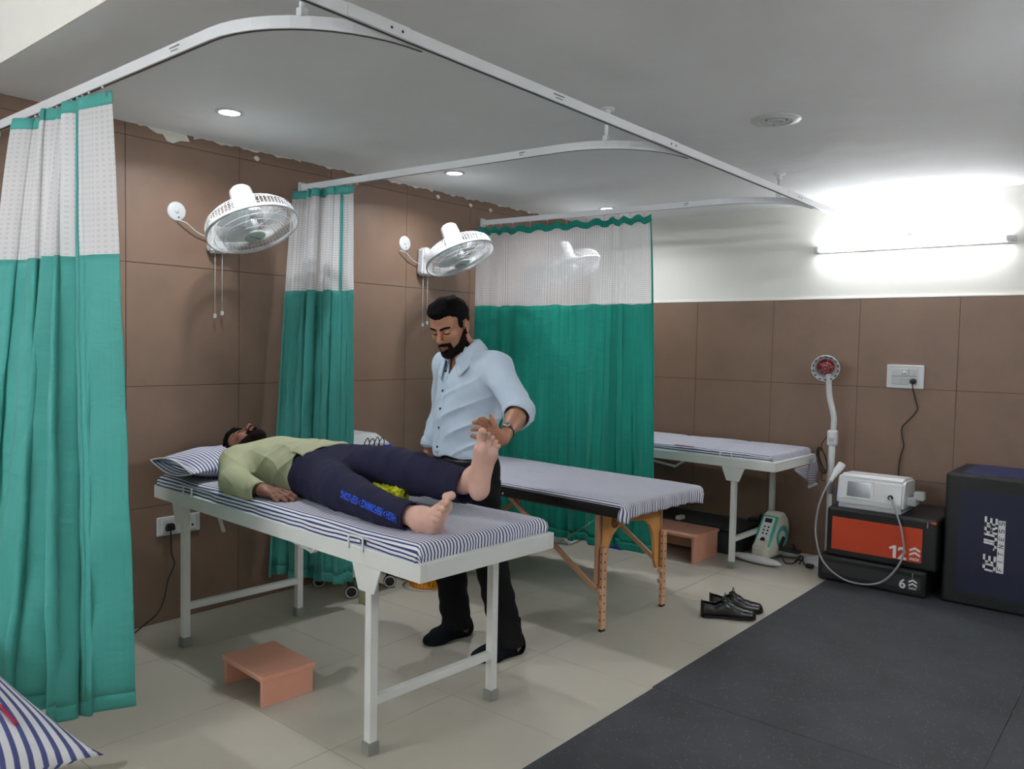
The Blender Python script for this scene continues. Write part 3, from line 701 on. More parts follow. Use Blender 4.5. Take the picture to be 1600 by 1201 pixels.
# emblem on the end panel
mx = frame((1.6106, 0.215, 0.535), (0, 1, 0), (0, 0, 1), (1, 0, 0))
mb = MB().m('black').tube([mx @ Vector((0.026*math.cos(a), 0.030*math.sin(a)-0.0, 0.0005)) for a in np.linspace(0.55*PI, 2.45*PI, 26)], 0.0022, 6)
for dx in (-0.010, 0.0, 0.010): mb.box(dx-0.0016, dx+0.0016, -0.022, 0.034, 0.0, 0.001, 0, mx)
mb.box(-0.016, 0.0, 0.004, 0.008, 0.0, 0.001, 0, mx)
mb.box(0.04, 0.075, -0.002, 0.0, 0, 0.0008, 0, mx).box(0.04, 0.07, -0.008, -0.006, 0, 0.0008, 0, mx).box(0.10, 0.15, 0.004, 0.006, 0, 0.0008, 0, mx)
mb.build('printed_emblem', t)
# sheet on the table: drapes over the foot end, tucked flat on the sides
t2 = thing('bed_sheet', 'thin striped sheet draped over the foot of the massage table', 'sheet', (*T0, 0.684), TA)
mb = MB().m('stripe_sheet')
def sheet(a, b):
    s = 0.02+a*(TL+0.052); q = -0.02+b*(TW+0.04)
    x, dx = (s, 0.0) if s < TL-0.02 else fold(s-TL/2, TL/2+0.008, 0.028); x = x if s < TL-0.02 else x+TL/2
    y, dy = fold(q-TW/2, TW/2+0.006, 0.018); y += TW/2
    d = max(dx, dy)
    k = min(1, dx/0.03)
    corner = k*max(0, 1-min(q+0.02, TW+0.02-q)/0.16)
    x += k*(0.006*math.sin(q*70+0.8*math.sin(q*23))+0.02*corner*math.sin(min(q, TW-q)*55))
    z = 0.002-d+0.0015*vnoise(s*7, q*9, 1.0)*(1-k)+0.002*math.exp(-((s-0.92)/0.010)**2)+0.0016*math.exp(-((q-0.36-0.05*s)/0.010)**2)
    z -= corner*0.030*k*(0.6+0.4*math.sin(q*40)) if q < TW/2 else corner*0.02*k
    return (x, y+0.006*corner*math.sin(s*60), max(z, -0.14))
mb.grid(120, 100, sheet, lambda a, b: (a*2.05, b*(TW+0.04))).build('cloth', t2, solid=0.002)

# ------------------------------------------------------------------ step stools
def make_stool(label, loc, rot, L, W, Hh):
    t = thing('step_stool', label, 'stool', loc, rot, 'salmon pink step stools')
    MB().m('pink').box(-L/2-0.008, L/2+0.008, -W/2-0.008, W/2+0.008, Hh-0.020, Hh, 0.004).build('tread', t)
    for sx in (-1, 1):
        x0, x1 = sorted((sx*L/2, sx*(L/2-0.018)))
        MB().m('pink').box(x0, x1, -W/2, W/2, 0, Hh-0.019, 0.002).build('side_panel', t)
    MB().m('pink').box(-L/2+0.017, L/2-0.017, W/2-0.03, W/2-0.012, 0.02, Hh-0.019, 0.002).build('back_stretcher', t)
    return t
make_stool('pink step stool on the floor under the nearest bed', (1.052, -0.022, 0), math.radians(-4), 0.315, 0.225, 0.122)
make_stool('pink step stool in front of the dark bin beneath the far bed', (1.205, 3.130, 0), math.radians(-2), 0.48, 0.33, 0.185)

# ------------------------------------------------------------------ wall fans
def make_fan(label, loc, group):
    t = thing('wall_fan', label, 'fan', loc, group=group)
    # wall mount, local x out of the wall
    mb = MB().m('wplastic'); mb.prism([(-0.045, -0.085), (0.045, -0.085), (0.05, -0.06), (0.042, 0.08), (0.03, 0.1), (-0.03, 0.1), (-0.042, 0.08), (-0.05, -0.06)], 0, 0.062, frame((0.0005, 0, 0), (0, 1, 0), (0, 0, 1), (1, 0, 0)), 0.012)
    mb.build('wall_mount', t)
    MB().m('gplastic').box(0.058, 0.066, -0.02, 0.02, -0.075, -0.055, 0.003).build('switch_cover', t)
    ax = Vector((0.45, 0.05, -0.89)).normalized(); C = Vector((0.342, 0.008, 0.018)); R = 0.222
    fr = axis_frame(C, ax, up=(0, 0, 1))
    P = lambda r, a, z: fr @ Vector((r*math.cos(a), r*math.sin(a), z))
    MB().m('wplastic').tube(crv([(0.05, 0, 0.03), (0.11, 0, 0.055), (0.16, 0, 0.075), fr @ Vector((0, 0, -0.13))], 5), [0.036]*16, 14).build('arm', t)
    MB().m('wplastic').lathe([(0, -0.235), (0.040, -0.232), (0.054, -0.218), (0.058, -0.18), (0.060, -0.11), (0.075, -0.075), (0.070, -0.06), (0, -0.06)], fr, 32).build('motor_housing', t)
    # blades
    bl = []
    for k in range(3):
        mb = MB().m('clear_blade' if 'clear_blade' in MT else 'gplastic')
        a0 = k*2*PI/3+0.5
        def fb(a, b, a0=a0):
            r = 0.035+0.145*b; w = (0.42+0.55*math.sin(PI*min(1, b*0.75+0.1)))*0.8; th = a0+(a-0.5)*w*1.5+0.35*b
            return P(r, th, -0.025+0.035*(a-0.5)*(1-0.4*b))
        mb.grid(12, 10, fb).build('blade', t, solid=0.002)
    MB().m('gplastic').lathe([(0, 0.004), (0.026, 0.0), (0.034, -0.012), (0.036, -0.045), (0, -0.045)], fr, 24).build('hub', t)
    # guards: rim band, ribs
    mb = MB().m('wplastic').lathe([(R, -0.010), (R+0.005, -0.008), (R+0.005, 0.008), (R, 0.010), (R-0.003, 0.0), (R, -0.010)], fr, 56); mb.build('guard_rim', t)
    fg = MB().m('wplastic'); N = 84
    for k in range(N):
        a = 2*PI*k/N
        fg.tube([P(r, a+0.25*(1-r/R), 0.008+0.035*math.sqrt(max(0, 1-(r/R)**2))) for r in (0.045, 0.09, 0.14, 0.185, 0.21, R)], 0.0010, 4, caps=False)
    for r in (0.095, 0.15, 0.19): fg.tube([P(r, a, 0.008+0.035*math.sqrt(1-(r/R)**2)) for a in np.linspace(0, 2*PI, 41)[:-1]], 0.0014, 5, closed=True)
    fg.build('front_guard', t)
    bg = MB().m('wplastic'); N = 72
    for k in range(N):
        a = 2*PI*k/N
        bg.tube([P(0.066, a, -0.075), P(0.13, a, -0.085), P(0.185, a, -0.08), P(R-0.006, a, -0.055), P(R, a, -0.006)], 0.0012, 4, caps=False)
    for r, z in ((0.12, -0.084), (0.19, -0.078), (R-0.004, -0.05)): bg.tube([P(r, a, z) for a in np.linspace(0, 2*PI, 41)[:-1]], 0.0014, 5, closed=True)
    bg.build('rear_guard', t)
    bd = MB().m('badge').lathe([(0, 0.050), (0.040, 0.049), (0.050, 0.045), (0.052, 0.038), (0.046, 0.034), (0, 0.034)], fr, 32).build('badge', t)
    q = fr @ Matrix.Rotation(PI*0.98, 4, 'Z')
    MB().m('inkgrey').text('POLAR', 0.022, q @ Matrix.Translation((0, -0.007, 0.0502)), 0.0003, align='CENTER').build('brand_mark', bd)
    for y, l in ((-0.014, 0.315), (0.026, 0.30)):
        pc = MB().m('wplastic').tube([(0.03, y, -0.08), (0.031, y-0.001, -0.08-l)], 0.0016, 6).build('pull_cord', t)
        MB().m('wplastic').box(0.0245, 0.0375, y-0.0075, y+0.0055, -0.08-l-0.022, -0.08-l, 0.0025).build('pull_knob', pc)
    MB().m('wplastic').tube(crv([(0.012, -0.205, 0.062), (0.03, -0.17, 0.05), (0.025, -0.11, 0.012), (0.02, -0.045, -0.01)], 8), 0.0028, 8).build('power_cord', t)
    return t
MT['badge'] = mat('pale_green_badge', rgb(196, 208, 204), rough=0.3)
MT['clear_blade'] = glass_mat('frosted_blade', rgb(214, 220, 224), 0.72)
F1 = (0.0, 0.335, 1.955)
fan = make_fan('white wall fan nearest the viewer, above the lying person', F1, 'white wall fans')
clone(fan, (0.0, 1.808, 1.955), label='white wall fan in the middle, above the standing person')
clone(fan, (0.0, 3.03, 1.975), label='white wall fan seen through the net of the far curtain')
def make_rose(label, y, z):
    t = thing('outlet_plate', label, 'outlet plate', (0.0, y, z), group='round outlet plates for the fans')
    MB().m('wplastic').lathe([(0, 0.006), (0.040, 0.006), (0.047, 0.003), (0.048, 0.0)], axis_frame((0, 0, 0), (1, 0, 0)), 36).build('disc', t)
    MB().m('gplastic').lathe([(0, 0.009), (0.010, 0.009), (0.012, 0.006)], axis_frame((0, 0, 0), (1, 0, 0)), 18).build('cable_boss', t)
    MB().m('dmetal').lathe([(0, 0.0075), (0.004, 0.0075), (0.004, 0.006)], axis_frame((0, 0.008, -0.028), (1, 0, 0)), 12).build('screw', t)
    return t
rose = make_rose('round white outlet plate left of the nearest wall fan', 0.130, 2.060)
clone(rose, (0, 1.655, 2.068), label='round white outlet plate left of the middle wall fan')

# ------------------------------------------------------------------ switch plates
t = thing('socket_plate', 'white double socket plate low on the wall behind the bed leg', 'socket', (0.0, 0.137, 0.487))
MB().m('wplastic').box(0.0003, 0.012, -0.113, 0.113, -0.047, 0.047, 0.004).build('plate', t)
for y in (-0.055, 0.055):
    MB().m('wplastic').box(0.011, 0.015, y-0.036, y+0.036, -0.036, 0.036, 0.003).build('module', t)
mb = MB().m('black')
for a, b in ((0.055, 0.017), (0.040, -0.012), (0.070, -0.012)): mb.lathe([(0, 0.0008), (0.006, 0.0008), (0.006, 0)], axis_frame((0.015, a, b), (1, 0, 0)), 12)
mb.build('pin_hole', t)
t = thing('plug', 'black plug and trailing cord in the low socket behind the bed', 'plug', (0.0, 0.082, 0.48))
MB().m('black').prism([(-0.024, -0.014), (0.024, -0.014), (0.019, 0.022), (-0.019, 0.022)], 0.0155, 0.042, frame((0, 0, 0), (0, 1, 0), (0, 0, 1), (1, 0, 0)), 0.005).build('body', t)
MB().m('blackcord').tube(crv([(0.032, 0.0, -0.012), (0.036, 0.0, -0.06), (0.03, 0.006, -0.13), (0.025, 0.022, -0.19), (0.02, -0.01, -0.27), (0.018, -0.025, -0.35), (0.02, -0.06, -0.42), (0.03, -0.125, -0.455), (0.05, -0.18, -0.474), (0.10, -0.25, -0.476)], 6), 0.0036, 8).build('cord', t)
t = thing('switch_plate', 'white six-module switch plate on the far wall at right', 'switch', (2.495, D, 1.275))
MB().m('wplastic').box(-0.112, 0.112, -0.016, -0.0003, -0.076, 0.076, 0.004).build('plate', t)
for i in range(3):
    for j in range(2):
        MB().m('gplastic').box(-0.078+i*0.052, -0.078+i*0.052+0.048, -0.020, -0.015, -0.052+j*0.054, -0.052+j*0.054+0.050, 0.003).build('module', t)
MB().m('wplastic').lathe([(0, 0.010), (0.009, 0.009), (0.011, 0.0)], axis_frame((-0.004, -0.020, 0.026), (0, -1, 0)), 18).build('dimmer_knob', t)
t = thing('plug', 'black plug and wavy cord hanging from the far wall switch plate', 'plug', (2.548, D, 1.247))
MB().m('black').lathe([(0, 0.036), (0.010, 0.035), (0.017, 0.026), (0.019, 0.0)], axis_frame((0, -0.021, 0.0), (0, -1, 0)), 18).build('body', t)
MB().m('blackcord').tube(crv([(0, -0.045, -0.005), (0.004, -0.05, -0.04), (0.012, -0.03, -0.09), (0.022, -0.02, -0.14), (0.03, -0.018, -0.175), (0.004, -0.018, -0.225), (-0.035, -0.018, -0.27), (-0.058, -0.018, -0.305), (-0.055, -0.018, -0.36), (-0.042, -0.018, -0.42), (-0.055, -0.02, -0.48), (-0.065, -0.02, -0.56), (-0.06, -0.016, -0.78)], 6), 0.0036, 8).build('cord', t)

# ------------------------------------------------------------------ infrared lamp
LX, LY = 2.105, 3.60
t = thing('infrared_lamp', 'white infrared heat lamp with ruby bulb on a tall floor stand', 'lamp', (LX-0.01, LY, 0))
of = t.location.copy()
MB().m('wplastic').lathe([(0, 0.052), (0.022, 0.052), (0.03, 0.046), (0.085, 0.034), (0.110, 0.018), (0.116, 0.0), (0, 0)], Matrix.Translation((LX-0.05, LY-0.03, 0.0)), 40).build('base', t, offset=of)
MB().m('wplastic').tube([(LX-0.01, LY, 0.04), (LX-0.01, LY, 0.50)], 0.017, 14).tube([(LX-0.01, LY, 0.48), (LX-0.005, LY, 0.86)], 0.026, 16, sy=0.8).build('pole', t, offset=of)
MB().m('wplastic').box(LX-0.034, LX+0.026, LY-0.030, LY+0.030, 0.80, 0.905, 0.012).lathe([(0, 0.012), (0.016, 0.010), (0.020, 0)], axis_frame((LX-0.004, LY-0.03, 0.855), (0, -1, 0)), 20).build('joint', t, offset=of)
MB().m('wplastic').tube(crv([(LX-0.002, LY, 0.89), (LX+0.0, LY, 0.98), (LX-0.012, LY, 1.04), (LX-0.028, LY, 1.10), (LX-0.040, LY, 1.17), (LX-0.044, LY-0.005, 1.28)], 6), 0.024, 16, sx=1.0, sy=0.75).build('upper_arm', t, offset=of)
hd = Vector((0.28, -0.90, -0.22)).normalized(); fr = axis_frame((LX-0.058, LY-0.03, 1.318), hd)
MB().m('wplastic').lathe([(0, -0.125), (0.030, -0.122), (0.040, -0.10), (0.048, -0.06), (0.075, -0.03), (0.088, 0.0), (0.090, 0.012), (0.082, 0.012), (0.066, -0.02), (0.04, -0.04), (0, -0.04)], fr, 40).build('shade', t, offset=of)
mb = MB().m('black')
for k in range(14):
    a = 2*PI*k/14; mb.box(-0.008, 0.008, -0.0035, 0.0035, -0.001, 0.001, 0, fr @ Matrix.Rotation(a, 4, 'Z') @ Matrix.Translation((0, 0.0795, 0.0125)))
mb.build('vent_slots', t, offset=of)
mb = MB().m('red_lamp').lathe([(0, 0.016), (0.028, 0.012), (0.048, 0.0), (0.056, -0.018)], fr, 32); mb.m('silver_lamp').lathe([(0.056, -0.018), (0.05, -0.04), (0.03, -0.06)], fr, 32).build('bulb', t, offset=of)
mb = MB().m('chrome')
for k in range(3): mb.tube([fr @ Vector((0.078*math.cos(k*PI/3+.3), 0.078*math.sin(k*PI/3+.3), 0.012)), fr @ Vector((0.0, 0.0, 0.028)), fr @ Vector((-0.078*math.cos(k*PI/3+.3), -0.078*math.sin(k*PI/3+.3), 0.012))], 0.0013, 5)
for r, z in ((0.022, 0.025), (0.042, 0.021)): mb.tube([fr @ Vector((r*math.cos(a), r*math.sin(a), z)) for a in np.linspace(0, 2*PI, 25)[:-1]], 0.0012, 5, closed=True)
mb.build('wire_guard', t, offset=of)
mb = MB().m('blackcord')
for k in range(4):
    c = Vector((LX-0.045-0.004*k, LY-0.04, 0.70)); mb.tube([c+Vector((0.030*math.cos(a)*(0.7+0.1*k)-0.02*math.sin(a), 0.006*math.sin(2*a+k), 0.085*math.sin(a)*(0.8+0.08*k))) for a in np.linspace(0, 2*PI, 25)[:-1]], 0.003, 6, closed=True)
mb.tube(crv([(LX-0.05, LY-0.03, 0.62), (LX-0.055, LY-0.03, 0.57), (LX-0.035, LY-0.02, 0.56)], 4), 0.003, 6)
mb.tube(crv([(LX-0.035, LY-0.02, 0.86), (LX-0.065, LY-0.03, 0.80), (LX-0.045, LY-0.04, 0.75)], 4), 0.003, 6)
mb.build('cord_bundle', t, offset=of)

# ------------------------------------------------------------------ jump boxes
def vinyl_box(name, label, x0, x1, y0, y1, z0, z1, m_body):
    t = thing(name, label, 'jump box', ((x0+x1)/2, (y0+y1)/2, z0), group='soft jump boxes')
    MB().m(m_body).box(x0, x1, y0, y1, z0, z1, 0.018, seg=3).build('body', t, offset=t.location)
    return t, t.location.copy()
def chevrons(mb, mx, w, h, n=3):
    for k in range(n):
        y = k*h*0.95
        mb.prism([(0, y+h), (w/2, y+h*0.42), (w/2, y-h*0.02), (0, y+h*0.52), (-w/2, y-h*0.02), (-w/2, y+h*0.42)], 0, 0.001, mx)
    return mb
X0 = 2.178
t, of = vinyl_box('jump_box', 'low black jump box marked 6 at the bottom of the stack', X0, 2.80, 3.175, 3.72, 0.008, 0.168, 'vinyl')
mx = frame((0, 3.1745, 0), (1, 0, 0), (0, 0, 1), (0, -1, 0))
MB().m('greyvinyl').box(X0+0.03, X0+0.59, 0.055, 0.125, 0, 0.0012, 0.0, mx).build('front_panel', t, offset=of)
mb = MB().m('white_print').text('6', 0.075, mx @ Matrix.Translation((X0+0.475, 0.052, 0.0014)), 0.0004, 0.002); chevrons(mb, mx @ Matrix.Translation((X0+0.55, 0.070, 0.0014)), 0.046, 0.022, 2); mb.text('INCH', 0.016, mx @ Matrix.Translation((X0+0.53, 0.053, 0.0014)), 0.0004, 0.0004); mb.build('printed_number', t, offset=of)
MB().m('chrome').box(X0+0.545, X0+0.553, 0.115, 0.148, 0.001, 0.008, 0.002, mx).build('zip_pull', t, offset=of)
MB().m('dmetal').box(X0+0.02, X0+0.60, 0.146, 0.149, 0.0, 0.0025, 0.0, mx).build('zip', t, offset=of)
X1 = 2.222
t, of = vinyl_box('jump_box', 'black jump box with an orange front panel marked 12', X1, 2.845, 3.18, 3.725, 0.168, 0.470, 'vinyl')
mx = frame((0, 3.1795, 0.168), (1, 0, 0), (0, 0, 1), (0, -1, 0))
MB().m('orange').box(X1+0.035, X1+0.545, 0.045, 0.245, 0, 0.0015, 0.0, mx).build('front_panel', t, offset=of)
MB().m('orange').box(X1+0.6215, X1+0.6245, 3.42, 3.66, 0.168+0.045, 0.168+0.245).build('side_panel', t, offset=of)
mb = MB().m('white_print').text('2', 0.098, mx @ Matrix.Translation((X1+0.416, 0.052, 0.0018)), 0.0004, 0.0030); mb.prism([(0.022, 0), (0.040, 0), (0.040, 0.074), (0.026, 0.074), (0.0, 0.060), (0.004, 0.047), (0.022, 0.056)], 0, 0.0008, mx @ Matrix.Translation((X1+0.368, 0.052, 0.0018))); chevrons(mb, mx @ Matrix.Translation((X1+0.508, 0.080, 0.0018)), 0.058, 0.028, 2); mb.text('INCH', 0.022, mx @ Matrix.Translation((X1+0.481, 0.055, 0.0018)), 0.0004, 0.0008, sx=0.95); mb.build('printed_number', t, offset=of)
MB().m('chrome').box(X1+0.567, X1+0.575, 0.255, 0.288, 0.001, 0.009, 0.002, mx).build('zip_pull', t, offset=of)
MB().m('dmetal').box(X1+0.02, X1+0.60, 0.286, 0.289, 0.0, 0.0025, 0.0, mx).build('zip', t, offset=of)
MB().m('orange').box(X1+0.585, X1+0.615, 3.1785, 3.20, 0.168+0.28, 0.168+0.292, 0.003).build('carry_strap', t, offset=of)
X2, Y2 = 2.866, 3.215
t, of = vinyl_box('jump_box', 'tall navy and black jump box with white lettering at the right edge', X2, X2+0.62, Y2, Y2+0.51, 0.008, 0.755, 'vinyl')
mx = frame((X2, Y2-0.0005, 0), (1, 0, 0), (0, 0, 1), (0, -1, 0))
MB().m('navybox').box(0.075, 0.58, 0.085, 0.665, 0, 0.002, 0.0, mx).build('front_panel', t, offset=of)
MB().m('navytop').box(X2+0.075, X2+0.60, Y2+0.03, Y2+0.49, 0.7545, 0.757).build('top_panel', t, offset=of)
q = mx @ Matrix.Translation((0.262, 0.23, 0.002)) @ Matrix.Rotation(PI/2, 4, 'Z')
mb = MB().m('white_print').strokes('DE JURE', q, 0.032, 0.052, 0.0145, 0.0115, 0.12); mb.box(-0.004, 0.288, -0.043, -0.009, 0, 0.0008, 0, q)
mb.build('printed_name', t, offset=of)
MB().m('navybox').strokes('FITNESS', q @ Matrix.Translation((0.008, -0.037, 0.0005)), 0.015, 0.022, 0.0275, 0.0035, 0.15).build('printed_name', t, offset=of)
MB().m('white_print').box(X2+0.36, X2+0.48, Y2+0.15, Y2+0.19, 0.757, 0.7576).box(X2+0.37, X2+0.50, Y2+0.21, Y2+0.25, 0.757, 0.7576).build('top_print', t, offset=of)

# ------------------------------------------------------------------ therapy unit on the boxes
UX, UY, UZ = 2.262, 3.215, 0.470
t = thing('therapy_machine', 'white therapy machine with a grey screen standing on the jump boxes', 'machine', (UX+0.19, UY+0.13, UZ)); of = t.location.copy()
side = [(0.0, 0.018), (0.27, 0.018), (0.27, 0.195), (0.06, 0.205), (0.025, 0.185), (0.0, 0.06)]
mx = frame((UX, UY, UZ), (0, 1, 0), (0, 0, 1), (1, 0, 0))
MB().m('wplastic').prism(side, 0.0, 0.385, mx, 0.014).build('housing', t, offset=of)
MB().m('gplastic').prism([(0.008, 0.0), (0.262, 0.0), (0.262, 0.022), (0.008, 0.022)], 0.01, 0.375, mx, 0.004).build('plinth', t, offset=of)
fn = Vector((0, -0.125, 0.025)).normalized(); fup = Vector((0, 0.025, 0.125)).normalized()
ff = frame((UX, UY+0.0, UZ+0.06), (1, 0, 0), fup, Vector((1, 0, 0)).cross(fup))
MB().m('wplastic').box(0.045, 0.215, 0.002, 0.118, 0.0, 0.004, 0.002, ff).build('bezel', t, offset=of)
MB().m('lcd').box(0.062, 0.200, 0.014, 0.104, 0.0035, 0.0052, 0.0, ff).build('screen', t, offset=of)
MB().m('gplastic').box(0.23, 0.32, 0.035, 0.037, 0.0, 0.001, 0.0, ff).build('vent_line', t, offset=of)
MB().m('black').lathe([(0, 0.018), (0.012, 0.016), (0.016, 0.0)], ff @ Matrix.Translation((0.312, 0.035, 0.0)), 18).build('connector', t, offset=of)
MB().m('clear').box(UX+0.386, UX+0.44, UY+0.06, UY+0.15, UZ+0.05, UZ+0.10, 0.006).box(UX+0.42, UX+0.475, UY+0.08, UY+0.14, UZ+0.085, UZ+0.135, 0.006, Matrix.Identity(4)).build('handpiece_holder', t, offset=of)
MB().m('bluebox').box(UX-0.035, UX-0.004, UY+0.10, UY+0.15, UZ, UZ+0.105, 0.004).build('side_bracket', t, offset=of)
MB().m('greycable').tube(crv([ff @ Vector((0.312, 0.035, 0.015)), (UX+0.345, UY-0.05, UZ+0.06), (UX+0.40, UY-0.065, UZ-0.08), (UX+0.41, UY-0.07, UZ-0.24), (UX+0.30, UY-0.085, UZ-0.40), (UX+0.12, UY-0.10, UZ-0.425), (UX-0.03, UY-0.09, UZ-0.34), (UX-0.09, UY-0.075, UZ-0.18), (UX-0.09, UY-0.05, UZ-0.02), (UX-0.062, UY+0.0, UZ+0.11), (UX-0.048, UY+0.06, UZ+0.155)], 9), 0.0058, 10).build('applicator_cable', t, offset=of)
MB().m('wplastic').tube(crv([(UX-0.055, UY+0.045, UZ+0.135), (UX-0.047, UY+0.07, UZ+0.165), (UX-0.036, UY+0.10, UZ+0.20), (UX-0.025, UY+0.125, UZ+0.225), (UX-0.015, UY+0.14, UZ+0.25)], 4), [0.010, 0.012, 0.013, 0.013, 0.014, 0.016, 0.018, 0.020, 0.022, 0.023, 0.024, 0.024, 0.024, 0.024, 0.024, 0.024, 0.022], 16).build('applicator', t, offset=of)

# ------------------------------------------------------------------ mini pedal exerciser
PX, PY = 1.752, 3.36
t = thing('pedal_exerciser', 'small white and teal pedal exerciser on the floor by the far bed leg', 'exercise machine', (PX, PY, 0)); of = t.location.copy()
fw = Vector((-0.13, -0.99, 0)).normalized(); sd = Vector((0.99, -0.13, 0)).normalized()
mx = frame((PX, PY, 0), -fw, (0, 0, 1), (-fw).cross(Vector((0, 0, 1))))  # local x to the rear, y up
bod = [(-0.055, 0.03), (0.15, 0.03), (0.20, 0.10), (0.225, 0.20), (0.20, 0.285), (0.15, 0.325), (0.09, 0.322), (0.02, 0.20), (-0.055, 0.10)]
MB().m('cream').prism([(p[0], p[1]) for p in [(-0.06, 0.03), (0.16, 0.03)]+[(q.x, q.y) for q in crv([(0.16, 0.06, 0), (0.215, 0.13, 0), (0.235, 0.21, 0), (0.20, 0.295, 0), (0.14, 0.325, 0), (0.085, 0.30, 0), (0.02, 0.20, 0), (-0.058, 0.10, 0)], 4)]], -0.062, 0.062, mx, 0.016).build('body', t, offset=of)
sl = Vector((0.105, 0.175)).normalized()
fs = frame(mx @ Vector((0.0, 0.155, 0)), mx.to_3x3() @ Vector((0, 0, 1)), mx.to_3x3() @ Vector((sl.x, sl.y, 0)), (mx.to_3x3() @ Vector((0, 0, 1))).cross(mx.to_3x3() @ Vector((sl.x, sl.y, 0))))
pan = MB().m('teal').box(-0.058, 0.058, -0.055, 0.165, -0.004, 0.010, 0.005, fs).build('console', t, offset=of)
MB().m('white_print').box(-0.042, 0.042, -0.040, 0.152, 0.009, 0.0125, 0.001, fs).build('console_face', pan, offset=of)
MB().m('black').box(-0.026, 0.026, 0.112, 0.142, 0.0122, 0.0135, 0.001, fs).build('display', pan, offset=of)
mb = MB().m('black')
for i in (-1, 1):
    for j in range(3): mb.lathe([(0, 0.002), (0.0065, 0.0015), (0.007, 0)], fs @ Matrix.Translation((i*0.014, 0.032+0.024*j, 0.0122)), 10)
mb.lathe([(0, 0.002), (0.018, 0.002), (0.018, 0)], fs @ Matrix.Translation((0, -0.014, 0.0122)), 18)
mb.build('buttons', pan, offset=of)
MB().m('dmetal').box(-0.010, 0.010, 0.055, 0.088, 0.062, 0.064, 0, mx @ Matrix.Rotation(PI/2, 4, 'Y') @ Matrix.Translation((0, 0.005, 0.0))).build('power_switch', t, offset=of)
def foot_bar(c, L, nm):
    pts = [Vector(c)+sd*(L*(k/10-0.5)) for k in range(11)]
    rr = [0.010+0.034*math.sqrt(max(0, 1-(2*k/10-1)**2)) for k in range(11)]
    MB().m('wplastic').tube(pts, rr, 14, sy=0.62, up=(0, 0, 1)).build(nm, t, offset=of)
c0 = Vector((PX, PY, 0.028)); foot_bar(c0+fw*0.09, 0.36, 'front_foot'); foot_bar(c0-fw*0.23, 0.28, 'rear_foot')
MB().m('wplastic').bar(c0+fw*0.09+Vector((0, 0, 0.004)), c0-fw*0.23+Vector((0, 0, 0.004)), 0.05, 0.03, bevel=0.006).build('spine', t, offset=of)
MB().m('teal').lathe([(0.042, 0.0), (0.060, 0.006), (0.075, 0.003), (0.078, -0.004)], axis_frame(mx @ Vector((0.13, 0.16, -0.062)), sd), 30).build('crank_ring', t, offset=of) if (mx.to_3x3() @ Vector((0, 0, -1))).dot(sd) > 0 else MB().m('teal').lathe([(0.042, 0.0), (0.060, 0.006), (0.075, 0.003), (0.078, -0.004)], axis_frame(mx @ Vector((0.13, 0.16, 0.062)), sd), 30).build('crank_ring', t, offset=of)
hubp = Vector((PX, PY, 0.16))-fw*0.13
for sg, dz, df in ((1, -0.07, 0.06), (-1, 0.07, -0.06)):
    a = hubp+sd*sg*0.075; b = a+Vector((0, 0, dz))-fw*(-df)*0.8
    MB().m('black').bar(a, b, 0.014, 0.026, bevel=0.004).build('crank', t, offset=of)
    pc = b+sd*sg*0.075
    MB().m('black').bar(pc-sd*0.07, pc+sd*0.07, 0.06, 0.024, bevel=0.008).tube([pc-fw*0.03+sd*0.02+Vector((0, 0, 0.01)), pc+sd*0.02+Vector((0, 0, 0.045)), pc+fw*0.03+sd*0.02+Vector((0, 0, 0.01))], 0.006, 8).build('pedal', t, offset=of)
MB().m('gplastic').box(-0.004, 0.004, -0.02, 0.02, 0, 0.003, 0, axis_frame(mx @ Vector((0.19, 0.265, 0.0)), sd)).build('vent', t, offset=of)
t = thing('power_cord', 'coiled black power cord with plug on the floor beside the lamp base', 'cord', (1.99, 3.44, 0)); of = t.location.copy()
mb = MB().m('blackcord').tube(crv([(1.85, 3.45, 0.02), (1.89, 3.40, 0.006), (1.93, 3.42, 0.006), (1.95, 3.45, 0.02), (1.97, 3.47, 0.05), (1.985, 3.43, 0.06), (1.96, 3.41, 0.03), (1.94, 3.44, 0.02), (1.98, 3.46, 0.03), (2.0, 3.43, 0.02), (2.02, 3.41, 0.012), (2.045, 3.405, 0.012)], 8), 0.0042, 8)
mb.tube(crv([(1.945, 3.43, 0.012), (1.965, 3.45, 0.055), (1.99, 3.45, 0.05), (1.975, 3.42, 0.012)], 6), 0.005, 8)
mb.build('cord', t, offset=of)
MB().m('black').box(2.025, 2.075, 3.388, 3.422, 0.0, 0.028, 0.008).build('plug', t, offset=of)

# ------------------------------------------------------------------ things under and behind the beds
t = thing('storage_bin', 'dark grey plastic bin on the floor behind the pink stool', 'bin', (1.22, 3.56, 0)); of = t.location.copy()
mb = MB().m('bingrey').prism([(0.72, 3.36), (1.56, 3.335), (1.57, 3.70), (0.73, 3.71)], 0.0, 0.165, None, 0.012); mb.build('body', t, offset=of)
MB().m('bingrey').box(0.71, 1.575, 3.325, 3.715, 0.162, 0.190, 0.008).build('lid', t, offset=of)
MB().m('gplastic').box(1.10, 1.14, 3.32, 3.40, 0.188, 0.215, 0.006).build('clip', t, offset=of)

